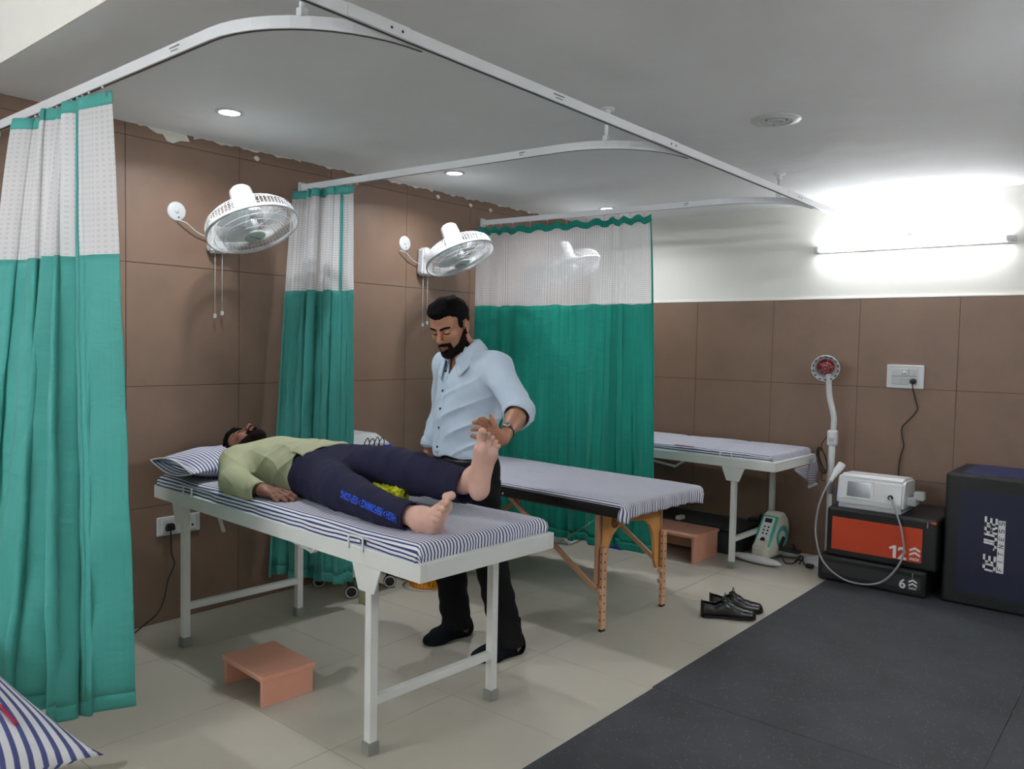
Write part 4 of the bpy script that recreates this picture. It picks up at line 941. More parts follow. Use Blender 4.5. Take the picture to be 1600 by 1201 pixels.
t = thing('trolley', 'white wheeled cabinet with round castors behind the gathered curtain', 'trolley', (0.215, 1.09, 0)); of = t.location.copy()
MB().m('cream').box(0.03, 0.40, 0.92, 1.26, 0.115, 0.79, 0.014).build('cabinet', t, offset=of)
MB().m('wmetal').box(0.02, 0.415, 0.905, 1.275, 0.79, 0.812, 0.006).build('top_shelf', t, offset=of)
for k in range(3): MB().m('wmetal').box(0.3995, 0.4075, 0.935, 1.245, 0.16+k*0.205, 0.35+k*0.205, 0.003).build('drawer', t, offset=of)
for x in (0.07, 0.365):
    for y in (0.95, 1.23):
        w = MB().m('dmetal').box(x-0.010, x+0.010, y-0.010, y+0.010, 0.06, 0.117).bar((x, y, 0.09), (x+0.012, y, 0.04), 0.034, 0.012).build('castor', t, offset=of)
        MB().m('black').lathe([(0, 0.013), (0.026, 0.013), (0.036, 0.008), (0.036, -0.008), (0.026, -0.013), (0, -0.013)], axis_frame((x+0.012, y, 0.036), (0.75, -0.65, 0)), 24).m('wplastic').tube([axis_frame((x+0.012, y, 0.036), (0.75, -0.65, 0)) @ Vector((0.030*math.cos(a), 0.030*math.sin(a), 0.013)) for a in np.linspace(0, 2*PI, 25)[:-1]], 0.004, 6, closed=True).build('wheel', w, offset=of)
t = thing('electrotherapy_unit', 'light grey electrotherapy unit with looped leads on the trolley behind the bed', 'machine', (0.24, 1.06, 0.812)); of = t.location.copy()
MB().m('gplastic').prism([(0.06, 0.812), (0.40, 0.812), (0.40, 0.852), (0.28, 0.900), (0.06, 0.900)], -1.20, -0.925, frame((0, 0, 0), (1, 0, 0), (0, 0, 1), (0, -1, 0)), 0.006).build('housing', t, offset=of)
for k in range(4):
    y = 1.00+0.036*k
    MB().m('blackcord').tube(crv([(0.403, y, 0.845), (0.415, y+0.004, 0.875), (0.418, y+0.02, 0.896-0.006*(k % 2)), (0.416, y+0.034, 0.865), (0.408, y+0.03, 0.825)], 6), 0.0028, 7).build('lead', t, offset=of)
MB().m('bluetray').box(0.399, 0.412, 1.155, 1.205, 0.822, 0.846, 0.003).build('label_strip', t, offset=of)
t = thing('plastic_basket', 'amber slatted plastic basket on the floor beyond the trolley', 'basket', (0.50, 1.425, 0)); of = t.location.copy()
mb = MB().m('amber')
for k in range(30):
    a = 2*PI*k/30; mb.bar((0.50+0.105*math.cos(a), 1.425+0.105*math.sin(a), 0.008), (0.50+0.125*math.cos(a), 1.425+0.125*math.sin(a), 0.20), 0.014, 0.004, up=(-math.sin(a), math.cos(a), 0))
mb.lathe([(0, 0.0), (0.107, 0.0), (0.108, 0.012), (0, 0.012)], Matrix.Translation((0.50, 1.425, 0)), 30).build('body', t, offset=of)
MB().m('amber').tube([(0.50+0.126*math.cos(a), 1.425+0.126*math.sin(a), 0.20) for a in np.linspace(0, 2*PI, 31)[:-1]], 0.006, 8, closed=True).build('rim', t, offset=of)

t = thing('foot_massager', 'white sloping plastic appliance on the floor behind the massage table braces', 'appliance', (0.37, 2.90, 0)); of = t.location.copy()
MB().m('wplastic').prism([(0, 0), (0.30, 0), (0.30, 0.03), (0.12, 0.13), (0, 0.14)], -0.14, 0.14, frame((0.25, 2.86, 0), (1, 0.15, 0), (0, 0, 1), (0.15, -1, 0)), 0.012).build('housing', t, offset=of)
MB().m('gplastic').box(0.30, 0.42, 2.74, 2.78, 0.11, 0.122, 0.004).build('control_strip', t, offset=of)
MB().m('blackcord').tube(crv([(0.55, 2.90, 0.02), (0.58, 2.98, 0.006), (0.60, 3.00, 0.006), (0.56, 3.03, 0.006)], 5), 0.004, 8).build('cord', t, offset=of)
t = thing('plastic_tray', 'royal blue plastic tray on the floor behind the massage table', 'tray', (0.77, 2.98, 0)); of = t.location.copy()
MB().m('bluetray').box(0.64, 0.90, 2.92, 3.04, 0.0, 0.010, 0.003).build('floor_panel', t, offset=of)
mb = MB().m('bluetray').box(0.64, 0.90, 2.915, 2.923, 0.0, 0.035, 0.002).box(0.64, 0.90, 3.037, 3.045, 0.0, 0.035, 0.002).box(0.635, 0.643, 2.915, 3.045, 0, 0.035, 0.002).box(0.897, 0.905, 2.915, 3.045, 0, 0.035, 0.002); mb.build('rim', t, offset=of)

# knobbly foam roller lying on the bed under the raised leg
t = thing('foam_roller', 'lime yellow knobbly foam roller lying on the bed under the raised leg', 'foam roller', (1.36, 0.275, 0.779), math.radians(9))
mb = MB().m('yellow')
def rol(a, b):
    x = -0.155+0.31*b; th = 2*PI*a
    k = 0.5+0.5*math.cos(8*th+PI*(int(b*13) % 2)); q = 0.5-0.5*math.cos(2*PI*((b*13) % 1.0))
    r = 0.030+0.010*(k*q)**0.7
    return (x, r*math.cos(th), 0.040+r*math.sin(th))
mb.grid(96, 110, rol, wrap=True); mb.build('knobbly_sleeve', t)
for sx in (-1, 1): MB().m('yellow').lathe([(0.010, 0.002), (0.022, 0.004), (0.027, 0)], axis_frame((sx*0.155, 0, 0.040), (sx, 0, 0)), 30).build('end_ring', t)

# ------------------------------------------------------------------ shoes
def make_shoe(label, loc, rot, mirror):
    """lace-up oxford, toe towards local +x"""
    t = thing('shoe', label, 'shoe', loc, rot, 'black leather shoes'); L = 0.285
    def outline(u, up):   # half widths along the length
        w = 0.030+0.017*math.sin(PI*min(1, u*0.62+0.18))+0.008*math.exp(-((u-0.68)/0.17)**2)
        return w*(1-max(0, (u-0.90)/0.10)**2.0*0.75)*(1-max(0, (0.06-u)/0.06)**2*0.5)
    def up_h(u):
        k = [(0, .086), (.1, .079), (.25, .070), (.36, .086), (.42, .098), (.55, .080), (.68, .062), (.8, .052), (.92, .046), (1, .038)]
        for (a, b), (c, d) in zip(k, k[1:]):
            if u <= c: t_ = (u-a)/(c-a); return b+(d-b)*t_*t_*(3-2*t_)
        return .036
    cx = lambda u: (0.012*math.sin(PI*u*0.9)-0.004)*(-1 if mirror else 1)
    mb = MB().m('leather'); NU, NV = 44, 28
    def upper(a, b):
        u = a; th = PI*b; w = outline(u, 1); h = up_h(u); x = (u-0.45)*L
        nose = max(0, (u-0.93)/0.07); h2 = 0.016+(h-0.016)*math.sqrt(max(0, 1-nose**2)); heel = 0.0
        c, s = math.cos(th), math.sin(th)
        sq = abs(c)**0.75*(1 if c > 0 else -1)
        return (x-0.006*heel*s, cx(u)+w*sq*(1-0.22*s), 0.014+(h2-0.014)*max(s, 0)**0.5)
    # ankle opening: only the sides are built there
    vs = [[upper(i/(NU-1), j/(NV-1)) for j in range(NV)] for i in range(NU)]
    bmv = [[mb.bm.verts.new(p) for p in r] for r in vs]; fs = []
    for i in range(NU-1):
        u = (i+.5)/(NU-1)
        for j in range(NV-1):
            b = (j+.5)/(NV-1)
            if 0.03 < u < 0.38 and 0.28 < b < 0.72: continue
            fs.append(mb.bm.faces.new([bmv[i][j], bmv[i][j+1], bmv[i+1][j+1], bmv[i+1][j]]))
    mb._fin(fs, True)
    mb.build('upper', t, solid=0.003, recalc=True)
    mb = MB().m('black')
    pts = [((u-0.45)*L, cx(u)+outline(u, 0)+0.003) for u in np.linspace(0.0, 1, 30)]+[((u-0.45)*L, cx(u)-outline(u, 0)-0.003) for u in np.linspace(1.0, 0, 30)]
    mb.prism(pts, 0.004, 0.016); mb.build('sole', t)
    hp = [p for p in pts if p[0] < -0.06]
    MB().m('black').prism(hp, 0.0, 0.006).build('heel', t)
    mb = MB().m('leather').grid(14, 10, lambda a, b: ((0.36+0.24*a-0.45)*L, cx(.5)+(b-0.5)*0.030*(1-0.15*a), up_h(0.36+0.24*a)+0.004+0.008*(1-a)-0.010*(2*b-1)**2)); mb.build('tongue', t, solid=0.003)
    mb = MB().m('black')
    for k in range(4):
        u = 0.42+0.045*k; h = up_h(u)+0.008; mb.tube(crv([((u-0.45)*L, cx(u)-0.016, h-0.006), ((u-0.45)*L, cx(u), h+0.001), ((u-0.44)*L, cx(u)+0.016, h-0.006)], 4), 0.0016, 6)
    h = up_h(0.42)+0.009; x = (0.42-0.45)*L
    for sy in (-1, 1): mb.tube(crv([(x, cx(.42), h), (x+0.004, cx(.42)+sy*0.016, h+0.016), (x+0.012, cx(.42)+sy*0.028, h+0.004), (x+0.004, cx(.42)+sy*0.006, h)], 5), 0.0015, 6)
    mb.build('laces', t)
    return t
make_shoe('nearer of the two black lace-up shoes on the pale tiles', (2.065, 2.11, 0.0), math.radians(30), False)
make_shoe('farther of the two black lace-up shoes, partly behind the other', (2.045, 2.25, 0.0), math.radians(28), True)
# small scrap on the floor
MB().m('black').bar((1.955, -0.25, 0.0015), (1.985, -0.215, 0.0015), 0.004, 0.002).build('floor_scrap', label='tiny dark scrap lying on the tiles near the bed leg', cat='scrap')
# ------------------------------------------------------------------ figures: smooth implicit surfaces, meshed once
def v3(*a): return np.array(a, dtype=np.float32)
def cap(a, b, r1, r2=None):
    a, b = np.array(a, np.float32), np.array(b, np.float32); r2 = r1 if r2 is None else r2; ab = b-a; L2 = float(ab @ ab)+1e-9
    def f(p):
        t = np.clip(((p-a) @ ab)/L2, 0, 1)
        return np.linalg.norm(p-a-t[:, None]*ab, axis=1)-(r1+(r2-r1)*t)
    return f
def ell(c, r, R=None):
    c, r = np.array(c, np.float32), np.array(r, np.float32); R = None if R is None else np.array(R, np.float32)
    def f(p):
        q = p-c
        if R is not None: q = q @ R          # columns of R are the ellipsoid's own axes
        k0 = np.linalg.norm(q/r, axis=1); k1 = np.linalg.norm(q/(r*r), axis=1)
        return k0*(k0-1)/(k1+1e-6)
    return f
def chain(pts, rs):
    fs = [cap(pts[i], pts[i+1], rs[i], rs[i+1]) for i in range(len(pts)-1)]
    def f(p):
        d = fs[0](p)
        for g in fs[1:]: d = smin(d, g(p), 0.012)
        return d
    return f
def smin(a, b, k):
    h = np.clip(0.5+0.5*(b-a)/k, 0, 1); return b*(1-h)+a*h-k*h*(1-h)
def smax(a, b, k): return -smin(-a, -b, k)
def blend(items):
    """[(k, fn) | (k, fn, 'sub')] combined in order"""
    def f(p):
        d = None
        for it in items:
            g = it[1](p)
            if d is None: d = g
            elif len(it) == 3: d = smax(d, -g, it[0])
            else: d = smin(d, g, it[0])
        return d
    return f
def placed(f, M, s=1.0):
    Mi = np.array(M.inverted(), np.float32); R, T = Mi[:3, :3].T, Mi[:3, 3]
    return (lambda p: f(p @ R+T)) if s == 1.0 else (lambda p: f((p @ R+T)/s)*s)
def in_frame(f, M):
    Mi = np.array(M, np.float32); R, T = Mi[:3, :3].T, Mi[:3, 3]
    return lambda p: f(p @ R+T)
def wrinkle(p, s, seed, st=(1, 1, 1)):
    q = p*np.array(st, np.float32)*s+seed
    x, y, z = q[:, 0], q[:, 1], q[:, 2]
    a = np.sin(x*1.3+1.7*np.sin(y*0.9+seed)+0.8*np.sin(z*1.1)); b = np.sin(y*1.6+1.5*np.sin(z*0.8-seed)+x*0.5); c = np.sin(z*1.9+1.4*np.sin(x*0.7+y*0.6))
    r = (a+b+c)/3
    return np.sign(r)*np.abs(r)**0.8
def crease(p, s, seed, R=None):
    """narrow soft folds running along a slanted direction"""
    q = (p if R is None else p @ R)*s+seed
    ph = q[:, 0]+0.9*np.sin(q[:, 1]*0.35+seed)+0.7*np.sin(q[:, 2]*0.28+1.7*seed)
    gate = np.clip(0.5+0.9*np.sin(q[:, 1]*0.23+seed*2)*np.sin(q[:, 2]*0.31+seed), 0, 1)
    return (1-np.abs(np.sin(ph)))**2.2*gate
def mesh_sdf(f, lo, hi, h, B=8):
    """naive surface nets over the blocks the surface runs through"""
    lo = np.array(lo, np.float32); n = (np.ceil((np.array(hi)-lo)/h/B).astype(int))*B
    nb = n//B; bi = np.stack(np.meshgrid(*[np.arange(k) for k in nb], indexing='ij'), -1).reshape(-1, 3)
    cen = lo+(bi*B+B/2-0.5)*h; d = np.concatenate([f(c.astype(np.float32)) for c in np.array_split(cen, max(1, len(cen)//200000))])
    keep = np.abs(d) < B*h*0.87*1.35+0.012
    Dm = np.where(d < 0, -1.0, 1.0).astype(np.float32)
    G = np.repeat(np.repeat(np.repeat(Dm.reshape(nb), B, 0), B, 1), B, 2)
    loc = np.stack(np.meshgrid(*[np.arange(B)]*3, indexing='ij'), -1).reshape(-1, 3)
    kb = bi[keep]
    for ch in np.array_split(kb, max(1, len(kb)//600)):
        idx = (ch[:, None, :]*B+loc[None]).reshape(-1, 3)
        G[idx[:, 0], idx[:, 1], idx[:, 2]] = f((lo+idx*h).astype(np.float32))
    S = G < 0
    cnt = np.zeros(np.array(S.shape)-1, np.int8)
    for i in (0, 1):
        for j in (0, 1):
            for k in (0, 1): cnt += S[i:S.shape[0]-1+i, j:S.shape[1]-1+j, k:S.shape[2]-1+k]
    act = np.argwhere((cnt > 0) & (cnt < 8))
    idm = -np.ones(cnt.shape, np.int32); idm[act[:, 0], act[:, 1], act[:, 2]] = np.arange(len(act))
    cs = [(i, j, k) for i in (0, 1) for j in (0, 1) for k in (0, 1)]
    val = {c: G[act[:, 0]+c[0], act[:, 1]+c[1], act[:, 2]+c[2]] for c in cs}
    acc = np.zeros((len(act), 3), np.float32); num = np.zeros(len(act), np.float32)
    for a in cs:
        for ax in range(3):
            if a[ax]: continue
            b = list(a); b[ax] = 1; b = tuple(b); va, vb = val[a], val[b]; cross = (va < 0) != (vb < 0)
            t = np.where(cross, va/(va-vb+1e-12), 0)
            pt = np.array(a, np.float32)[None]+t[:, None]*(np.array(b, np.float32)-np.array(a, np.float32))[None]
            acc += np.where(cross[:, None], pt, 0); num += cross
    V = lo+(act+acc/num[:, None])*h
    quads = []
    for ax in range(3):
        u, w = (ax+1) % 3, (ax+2) % 3
        sl0 = [slice(None)]*3; sl1 = [slice(None)]*3; sl0[ax] = slice(0, -1); sl1[ax] = slice(1, None)
        A, Bv = S[tuple(sl0)], S[tuple(sl1)]
        e = np.argwhere(A != Bv)
        e = e[(e[:, u] > 0) & (e[:, w] > 0) & (e[:, u] < S.shape[u]-1) & (e[:, w] < S.shape[w]-1)]
        inside = A[e[:, 0], e[:, 1], e[:, 2]]
        def cell(du, dw):
            q = e.copy(); q[:, u] -= du; q[:, w] -= dw; return idm[q[:, 0], q[:, 1], q[:, 2]]
        c = np.stack([cell(1, 1), cell(0, 1), cell(0, 0), cell(1, 0)], 1)
        c[~inside] = c[~inside][:, ::-1]; quads.append(c)
    Q = np.concatenate(quads); Q = Q[(Q >= 0).all(1)]
    return V, Q
def sdf_object(name, f, lo, hi, h, mats, zone=None, parent=None, label=None, keep_largest=False):
    V, Q = mesh_sdf(f, lo, hi, h)
    off = np.array(parent.location) if parent else np.zeros(3)
    me = bpy.data.meshes.new(name)
    me.vertices.add(len(V)); me.vertices.foreach_set('co', (V-off).astype(np.float32).ravel())
    me.loops.add(len(Q)*4); me.polygons.add(len(Q)); me.loops.foreach_set('vertex_index', Q.astype(np.int32).ravel())
    me.polygons.foreach_set('loop_start', np.arange(0, len(Q)*4, 4, dtype=np.int32)); me.polygons.foreach_set('loop_total', np.full(len(Q), 4, np.int32))
    for m_ in mats: me.materials.append(MT[m_])
    if zone is not None: me.polygons.foreach_set('material_index', zone(V[Q].mean(1).astype(np.float32)).astype(np.int32))
    me.polygons.foreach_set('use_smooth', np.ones(len(Q), bool))
    me.update(); me.validate()
    o = bpy.data.objects.new(name, me); COL.objects.link(o)
    if parent: o.parent = parent
    return add_props(o, label)

# ---- heads, in local metres: face towards -y, crown towards +z, the person's left is +x
def head_items(stocky=1.0):
    s = stocky
    it = [(0.0, ell((0, 0.018, 0.036), (0.076, 0.096, 0.086))),
          (0.03, ell((0, -0.028, -0.030), (0.062*s, 0.064, 0.078))),
          (0.03, ell((0, -0.045, 0.045), (0.060, 0.048, 0.050)))]
    for x in (-1, 1):
        it += [(0.028, cap((x*0.056*s, 0.010, -0.055), (x*0.020, -0.064, -0.104), 0.020, 0.015)),
               (0.020, ell((x*0.043, -0.066, -0.022), (0.020, 0.017, 0.020))),
               (0.014, cap((x*0.012, -0.090, 0.024), (x*0.046, -0.076, 0.022), 0.0095, 0.008))]
    it += [(0.022, ell((0, -0.076, -0.108), (0.021, 0.016, 0.015)))]
    for x in (-1, 1): it += [(0.014, ell((x*0.031, -0.096, 0.003), (0.019, 0.013, 0.0115)), 'sub')]
    for x in (-1, 1): it += [(0.006, ell((x*0.031, -0.0785, 0.002), (0.0155, 0.0125, 0.0115)))]
    it += [(0.010, cap((0, -0.090, 0.016), (0, -0.113, -0.030), 0.0075, 0.0105)), (0.010, ell((0, -0.111, -0.033), (0.0125, 0.011, 0.0105)))]
    for x in (-1, 1): it += [(0.007, ell((x*0.0135, -0.100, -0.036), (0.0085, 0.011, 0.008)))]
    it += [(0.010, ell((0, -0.092, -0.055), (0.020, 0.010, 0.012))),
           (0.005, chain([(-0.023, -0.089, -0.0655), (-0.008, -0.1005, -0.0610), (0.008, -0.1005, -0.0610), (0.023, -0.089, -0.0655)], [0.0035, 0.006, 0.006, 0.0035])),
           (0.005, chain([(-0.020, -0.088, -0.070), (0, -0.0985, -0.0745), (0.020, -0.088, -0.070)], [0.0035, 0.0075, 0.0035])),
           (0.003, cap((-0.022, -0.101, -0.0675), (0.022, -0.101, -0.0675), 0.0018), 'sub')]
    for x in (-1, 1):
        it += [(0.010, ell((x*0.080, 0.014, -0.004), (0.010, 0.020, 0.031))), (0.006, ell((x*0.091, 0.008, 0.0), (0.008, 0.011, 0.018)), 'sub'), (0.006, ell((x*0.079, 0.004, -0.030), (0.007, 0.010, 0.010)))]
    return it
def face_zone(q):
    """1 lips, 0 elsewhere (local points)"""
    lips = (np.abs(q[:, 0]) < 0.021) & (q[:, 1] < -0.088) & (q[:, 2] < -0.0575+0.06*np.abs(q[:, 0])*0) & (q[:, 2] > -0.0815+8*q[:, 0]**2)
    return lips.astype(np.int32)
def hair_local(head, style):
    def f(p):
        d0 = head(p)
        base = ell((0, 0.022, 0.040), (0.083, 0.103, 0.094))(p)
        top = ell((0, -0.014, 0.096), (0.070, 0.092, 0.048))(p)
        tuft = 0.0030*wrinkle(p, 120, 0.3, (1, 0.4, 0.8))+0.0016*wrinkle(p, 420, 1.9, (1, 0.4, 1))
        d = smin(base, top, 0.02)+tuft
        hair_line = p[:, 2]-(0.058+0.012*np.cos(p[:, 0]*38))           # fringe height in front
        front = np.maximum(-(p[:, 1]+0.030), 0)
        # in front of the ears: only above the fringe; behind: down to the nape
        lim = np.where(p[:, 1] < -0.02, 0.060-0.25*np.minimum(np.abs(p[:, 0]), 0.06)*(p[:, 1] > -0.06), np.where(p[:, 1] < 0.040, 0.026+0.7*np.maximum(0, -(p[:, 1])), -0.065-0.2*(p[:, 1]-0.04)))
        side = np.where((p[:, 1] > -0.035) & (p[:, 1] < 0.0), -0.008, lim)
        lim2 = np.where((np.abs(p[:, 0]) > 0.058) & (p[:, 1] > -0.032) & (p[:, 1] < -0.002), -0.004, lim)
        d = np.maximum(d, (lim2-p[:, 2]))
        thin = d0-0.003-0.015*np.clip((p[:, 2]-0.03)/0.05, 0, 1)+tuft*0.6
        return np.maximum(np.maximum(d, thin-0.012*np.clip((p[:, 2]-0.07)/0.03, 0, 1)), -(d0+0.004))
    return f
def beard_local(head):
    def f(p):
        d0 = head(p); x, y, z = np.abs(p[:, 0]), p[:, 1], p[:, 2]
        # chin and jaw strap, moustache; lips left bare
        jaw = np.maximum.reduce([z-(-0.081+0.85*np.maximum(0, x-0.036)+0.72*np.maximum(0, y+0.050)), y+0.004, -z-0.150])
        jaw = np.minimum(jaw, np.maximum.reduce([x-0.078, z+0.040, -(y+0.024), y+0.004, -(x-0.040)]))
        mou = np.maximum.reduce([np.abs(z+0.0515+0.17*x)-0.0068, x-0.033, y+0.07])
        gob = np.maximum.reduce([np.abs(x-0.029)-0.0065, np.abs(z+0.071)-0.022, y+0.05])
        reg = np.minimum(np.minimum(jaw, mou), gob)
        lips = ((p[:, 0]/0.024)**2+((p[:, 2]+0.068)/0.0105)**2-1)*0.008
        reg = np.maximum(reg, np.where(y < -0.06, -lips, -1))
        return np.maximum(np.maximum(d0-0.0026-0.0012*wrinkle(p, 500, 2.2), -(d0+0.004)), reg*0.8+0.0012*wrinkle(p, 260, 0.7))
    return f
def brow_local(head, sx):
    def f(p):
        d0 = head(p); x = p[:, 0]*sx
        c = 0.0245+0.10*(x-0.030)-7.0*(x-0.034)**2
        reg = np.maximum.reduce([np.abs(p[:, 2]-c)-(0.0048-0.05*np.maximum(0, x-0.03)), -(x-0.010), x-0.055, p[:, 1]+0.05])
        return np.maximum(np.maximum(d0-0.0022, -(d0+0.003)), reg)
    return f
def lash_local(head, sx):
    def f(p):
        d0 = head(p); x = p[:, 0]*sx
        c = -0.0050+14.0*(x-0.031)**2
        reg = np.maximum.reduce([np.abs(p[:, 2]-c)-0.0021, np.abs(x-0.031)-0.0165, p[:, 1]+0.06])
        return np.maximum(np.maximum(d0-0.0016, -(d0+0.003)), reg)
    return f
# ---- hand, local: wrist at origin, fingers +x, back of the hand +z, thumb side +y
def hand_items(curl=(10, 12, 14, 18), side=1, spread=6, thumb=25, k0=0.9):
    it = []; mcp = [(0.090, 0.030), (0.094, 0.010), (0.088, -0.010), (0.078, -0.028)]
    lens = [(0.042, 0.025, 0.020), (0.046, 0.029, 0.021), (0.042, 0.026, 0.020), (0.033, 0.020, 0.018)]; rr = [0.0090, 0.0092, 0.0088, 0.0078]
    it.append((0.0, cap((0, 0, 0), (0.028, 0, 0.0), 0.023, 0.025)))
    tips = []
    for i in range(4):
        mx, my = mcp[i]; it.append((0.016, cap((0.020, my*0.55*side, 0.0), (mx, my*side, 0.001), 0.0145, 0.0115)))
        a = math.radians(spread*(1.5-i)); p = Vector((mx, my*side, 0.001)); ang = 0; q = [p.copy()]
        for j, L in enumerate(lens[i]):
            ang += math.radians(curl[i]*(1.0, 1.3, 0.8)[j]); d = Vector((math.cos(ang)*math.cos(a), math.cos(ang)*math.sin(a)*side, -math.sin(ang))); p = p+d*L; q.append(p.copy())
        it.append((0.006, chain([tuple(v) for v in q], [rr[i]*1.08, rr[i], rr[i]*0.93, rr[i]*0.78]))); tips.append(q[-1])
    th = math.radians(thumb); b = Vector((0.020, 0.022*side, -0.008)); m1 = b+Vector((0.040*math.cos(th), 0.036*math.sin(th+0.5)*side, -0.010)); m2 = m1+Vector((0.034*math.cos(th*0.8), 0.034*math.sin(th*0.8)*side, -0.006)); m3 = m2+Vector((0.026*math.cos(th*0.4), 0.026*math.sin(th*0.4)*side, -0.004))
    it.append((0.014, cap(b, m1, 0.0165, 0.0125))); it.append((0.007, chain([tuple(m1), tuple(m2), tuple(m3)], [0.0115, 0.0102, 0.0085])))
    return it
# ---- foot, local: ankle at origin, toes +x, instep +z, big toe on the +y side times side
def foot_items(side=1, toes=True, curl=0.0, leg=True):
    it = [(0.0, cap((-0.012, 0, 0.09 if leg else 0.004), (-0.012, 0, 0.0), 0.036, 0.036)),
          (0.03, ell((-0.044, 0, -0.040), (0.036, 0.031, 0.040))),
          (0.02, ell((-0.040, 0, -0.058), (0.032, 0.030, 0.022))),
          (0.035, cap((0.0, 0.002*side, -0.018), (0.085, 0.006*side, -0.044), 0.034, 0.022)),
          (0.03, cap((-0.03, -0.010*side, -0.058), (0.10, -0.026*side, -0.060), 0.020, 0.017)),
          (0.03, cap((0.0, 0.010*side, -0.040), (0.115, 0.022*side, -0.056), 0.022, 0.019)),
          (0.02, ell((0.122, 0.022*side, -0.060), (0.027, 0.022, 0.017))),
          (0.02, ell((0.105, -0.022*side, -0.061), (0.026, 0.021, 0.015)))]
    for y in (-1, 1): it.append((0.015, ell((-0.010, y*0.033, 0.0), (0.012, 0.008, 0.013))))
    if toes:
        T = [(0.140, 0.027, 0.196, 0.028, 0.0125, 0.0145), (0.144, 0.004, 0.187, 0.004, 0.0080, 0.0092), (0.136, -0.012, 0.175, -0.014, 0.0076, 0.0088), (0.126, -0.026, 0.161, -0.030, 0.0072, 0.0084), (0.113, -0.038, 0.145, -0.044, 0.0070, 0.0080)]
        for k, (x0, y0, x1, y1, r0, r1) in enumerate(T):
            xm = (x0+x1)/2; zz = -0.060
            it.append((0.0035, chain([(x0-0.012, y0*side, zz), (xm, (y0+y1)/2*side, zz+0.006+curl*0.3), (x1-0.006, y1*side, zz-0.002-curl)], [r0, r0*0.95, r1])))
    else:
        it.append((0.02, ell((0.150, 0.012*side, -0.060), (0.036, 0.030, 0.017))))
    return it

def local_bounds(M, pts, pad):
    P = np.array([M @ Vector(p) for p in pts]); return P.min(0)-pad, P.max(0)+pad
HB = [(x, y, z) for x in (-0.1, 0.1) for y in (-0.125, 0.125) for z in (-0.15, 0.15)]
def add_face(t, surf, MH):
    head = in_frame(surf, MH)
    lo, hi = local_bounds(MH, HB, 0.01)
    sdf_object('hair', placed(hair_local(head, 0), MH), lo, hi, 0.0024, ['hair'], parent=t)
    sdf_object('beard', placed(beard_local(head), MH), lo, hi, 0.0016, ['beard'], parent=t)
    for sx in (-1, 1):
        l2, h2 = local_bounds(MH, [(sx*0.005, -0.11, 0.01), (sx*0.06, -0.04, 0.04)], 0.015)
        sdf_object('eyebrow', placed(brow_local(head, sx), MH), l2, h2, 0.0013, ['hair'], parent=t)
        l2, h2 = local_bounds(MH, [(sx*0.005, -0.11, -0.02), (sx*0.06, -0.05, 0.01)], 0.015)
        sdf_object('eyelashes', placed(lash_local(head, sx), MH), l2, h2, 0.0011, ['hair'], parent=t)
def collar(t, m_, C, ax, fr, rx, ry, h0, opening, dp, name='collar', drop=0.052, point=0.03):
    """shirt collar: stand plus turned-down leaf; ax up the neck, fr to the front"""
    ax = Vector(ax).normalized(); fr = Vector(fr); fr = (fr-ax*fr.dot(ax)).normalized(); sd = ax.cross(fr)
    def fn(a, b):
        th = opening+(2*PI-2*opening)*a; c, s = math.cos(th), math.sin(th)
        fron = max(0, c)**1.5
        base = Vector(C)+fr*(c*ry)+sd*(s*rx)
        outw = (fr*c*ry+sd*s*rx).normalized()
        lift = -dp*fron
        if b < 0.4:
            k = b/0.4; return base+ax*(lift+h0*k)-outw*0.004*k
        k = (b-0.4)/0.6
        return base+ax*(lift+h0-(drop+point*fron)*k)+outw*(0.004+0.030*k**0.8+0.012*fron*k)+sd*(0.012*fron*k*(1 if s > 0 else -1))
    MB().m(m_).grid(48, 13, fn).build(name, t, offset=t.location, solid=0.003)

# ================================================================== the standing therapist
ts = thing('person', 'standing person in a pale blue shirt and black trousers pressing the raised foot', 'person', (1.36, 0.85, 0.0))
MH = frame((1.268, 0.785, 1.505), (0.985, 0.16, -0.06), (-0.165, 0.90, 0.40), (0.11, -0.39, 0.91))
xh = Vector((0.97, 0.17, 0.05)).normalized(); fh = Vector((0.17, -0.90, -0.38)); fh = (fh-xh*fh.dot(xh)).normalized(); MH = frame((1.272, 0.79, 1.508), xh, -fh, xh.cross(-fh))
headS = blend(head_items())
footR = frame((1.215, 0.925, 0.082), (-0.16, -0.987, 0), (0.987, -0.16, 0), (0, 0, 1))
footL = frame((1.545, 0.925, 0.082), (-0.16, -0.987, 0), (0.987, -0.16, 0), (0, 0, 1))
shR, shL = (1.145, 0.905, 1.325), (1.505, 0.850, 1.325)
elL, wrL = (1.735, 0.745, 1.150), (1.858, 0.512, 1.082)
elR, wrR = (1.055, 0.965, 1.105), (1.040, 0.885, 0.890)
handR = frame(wrR, (0.05, -0.16, -0.98), (0.1, -0.98, 0.16), (-0.99, -0.1, 0.0))
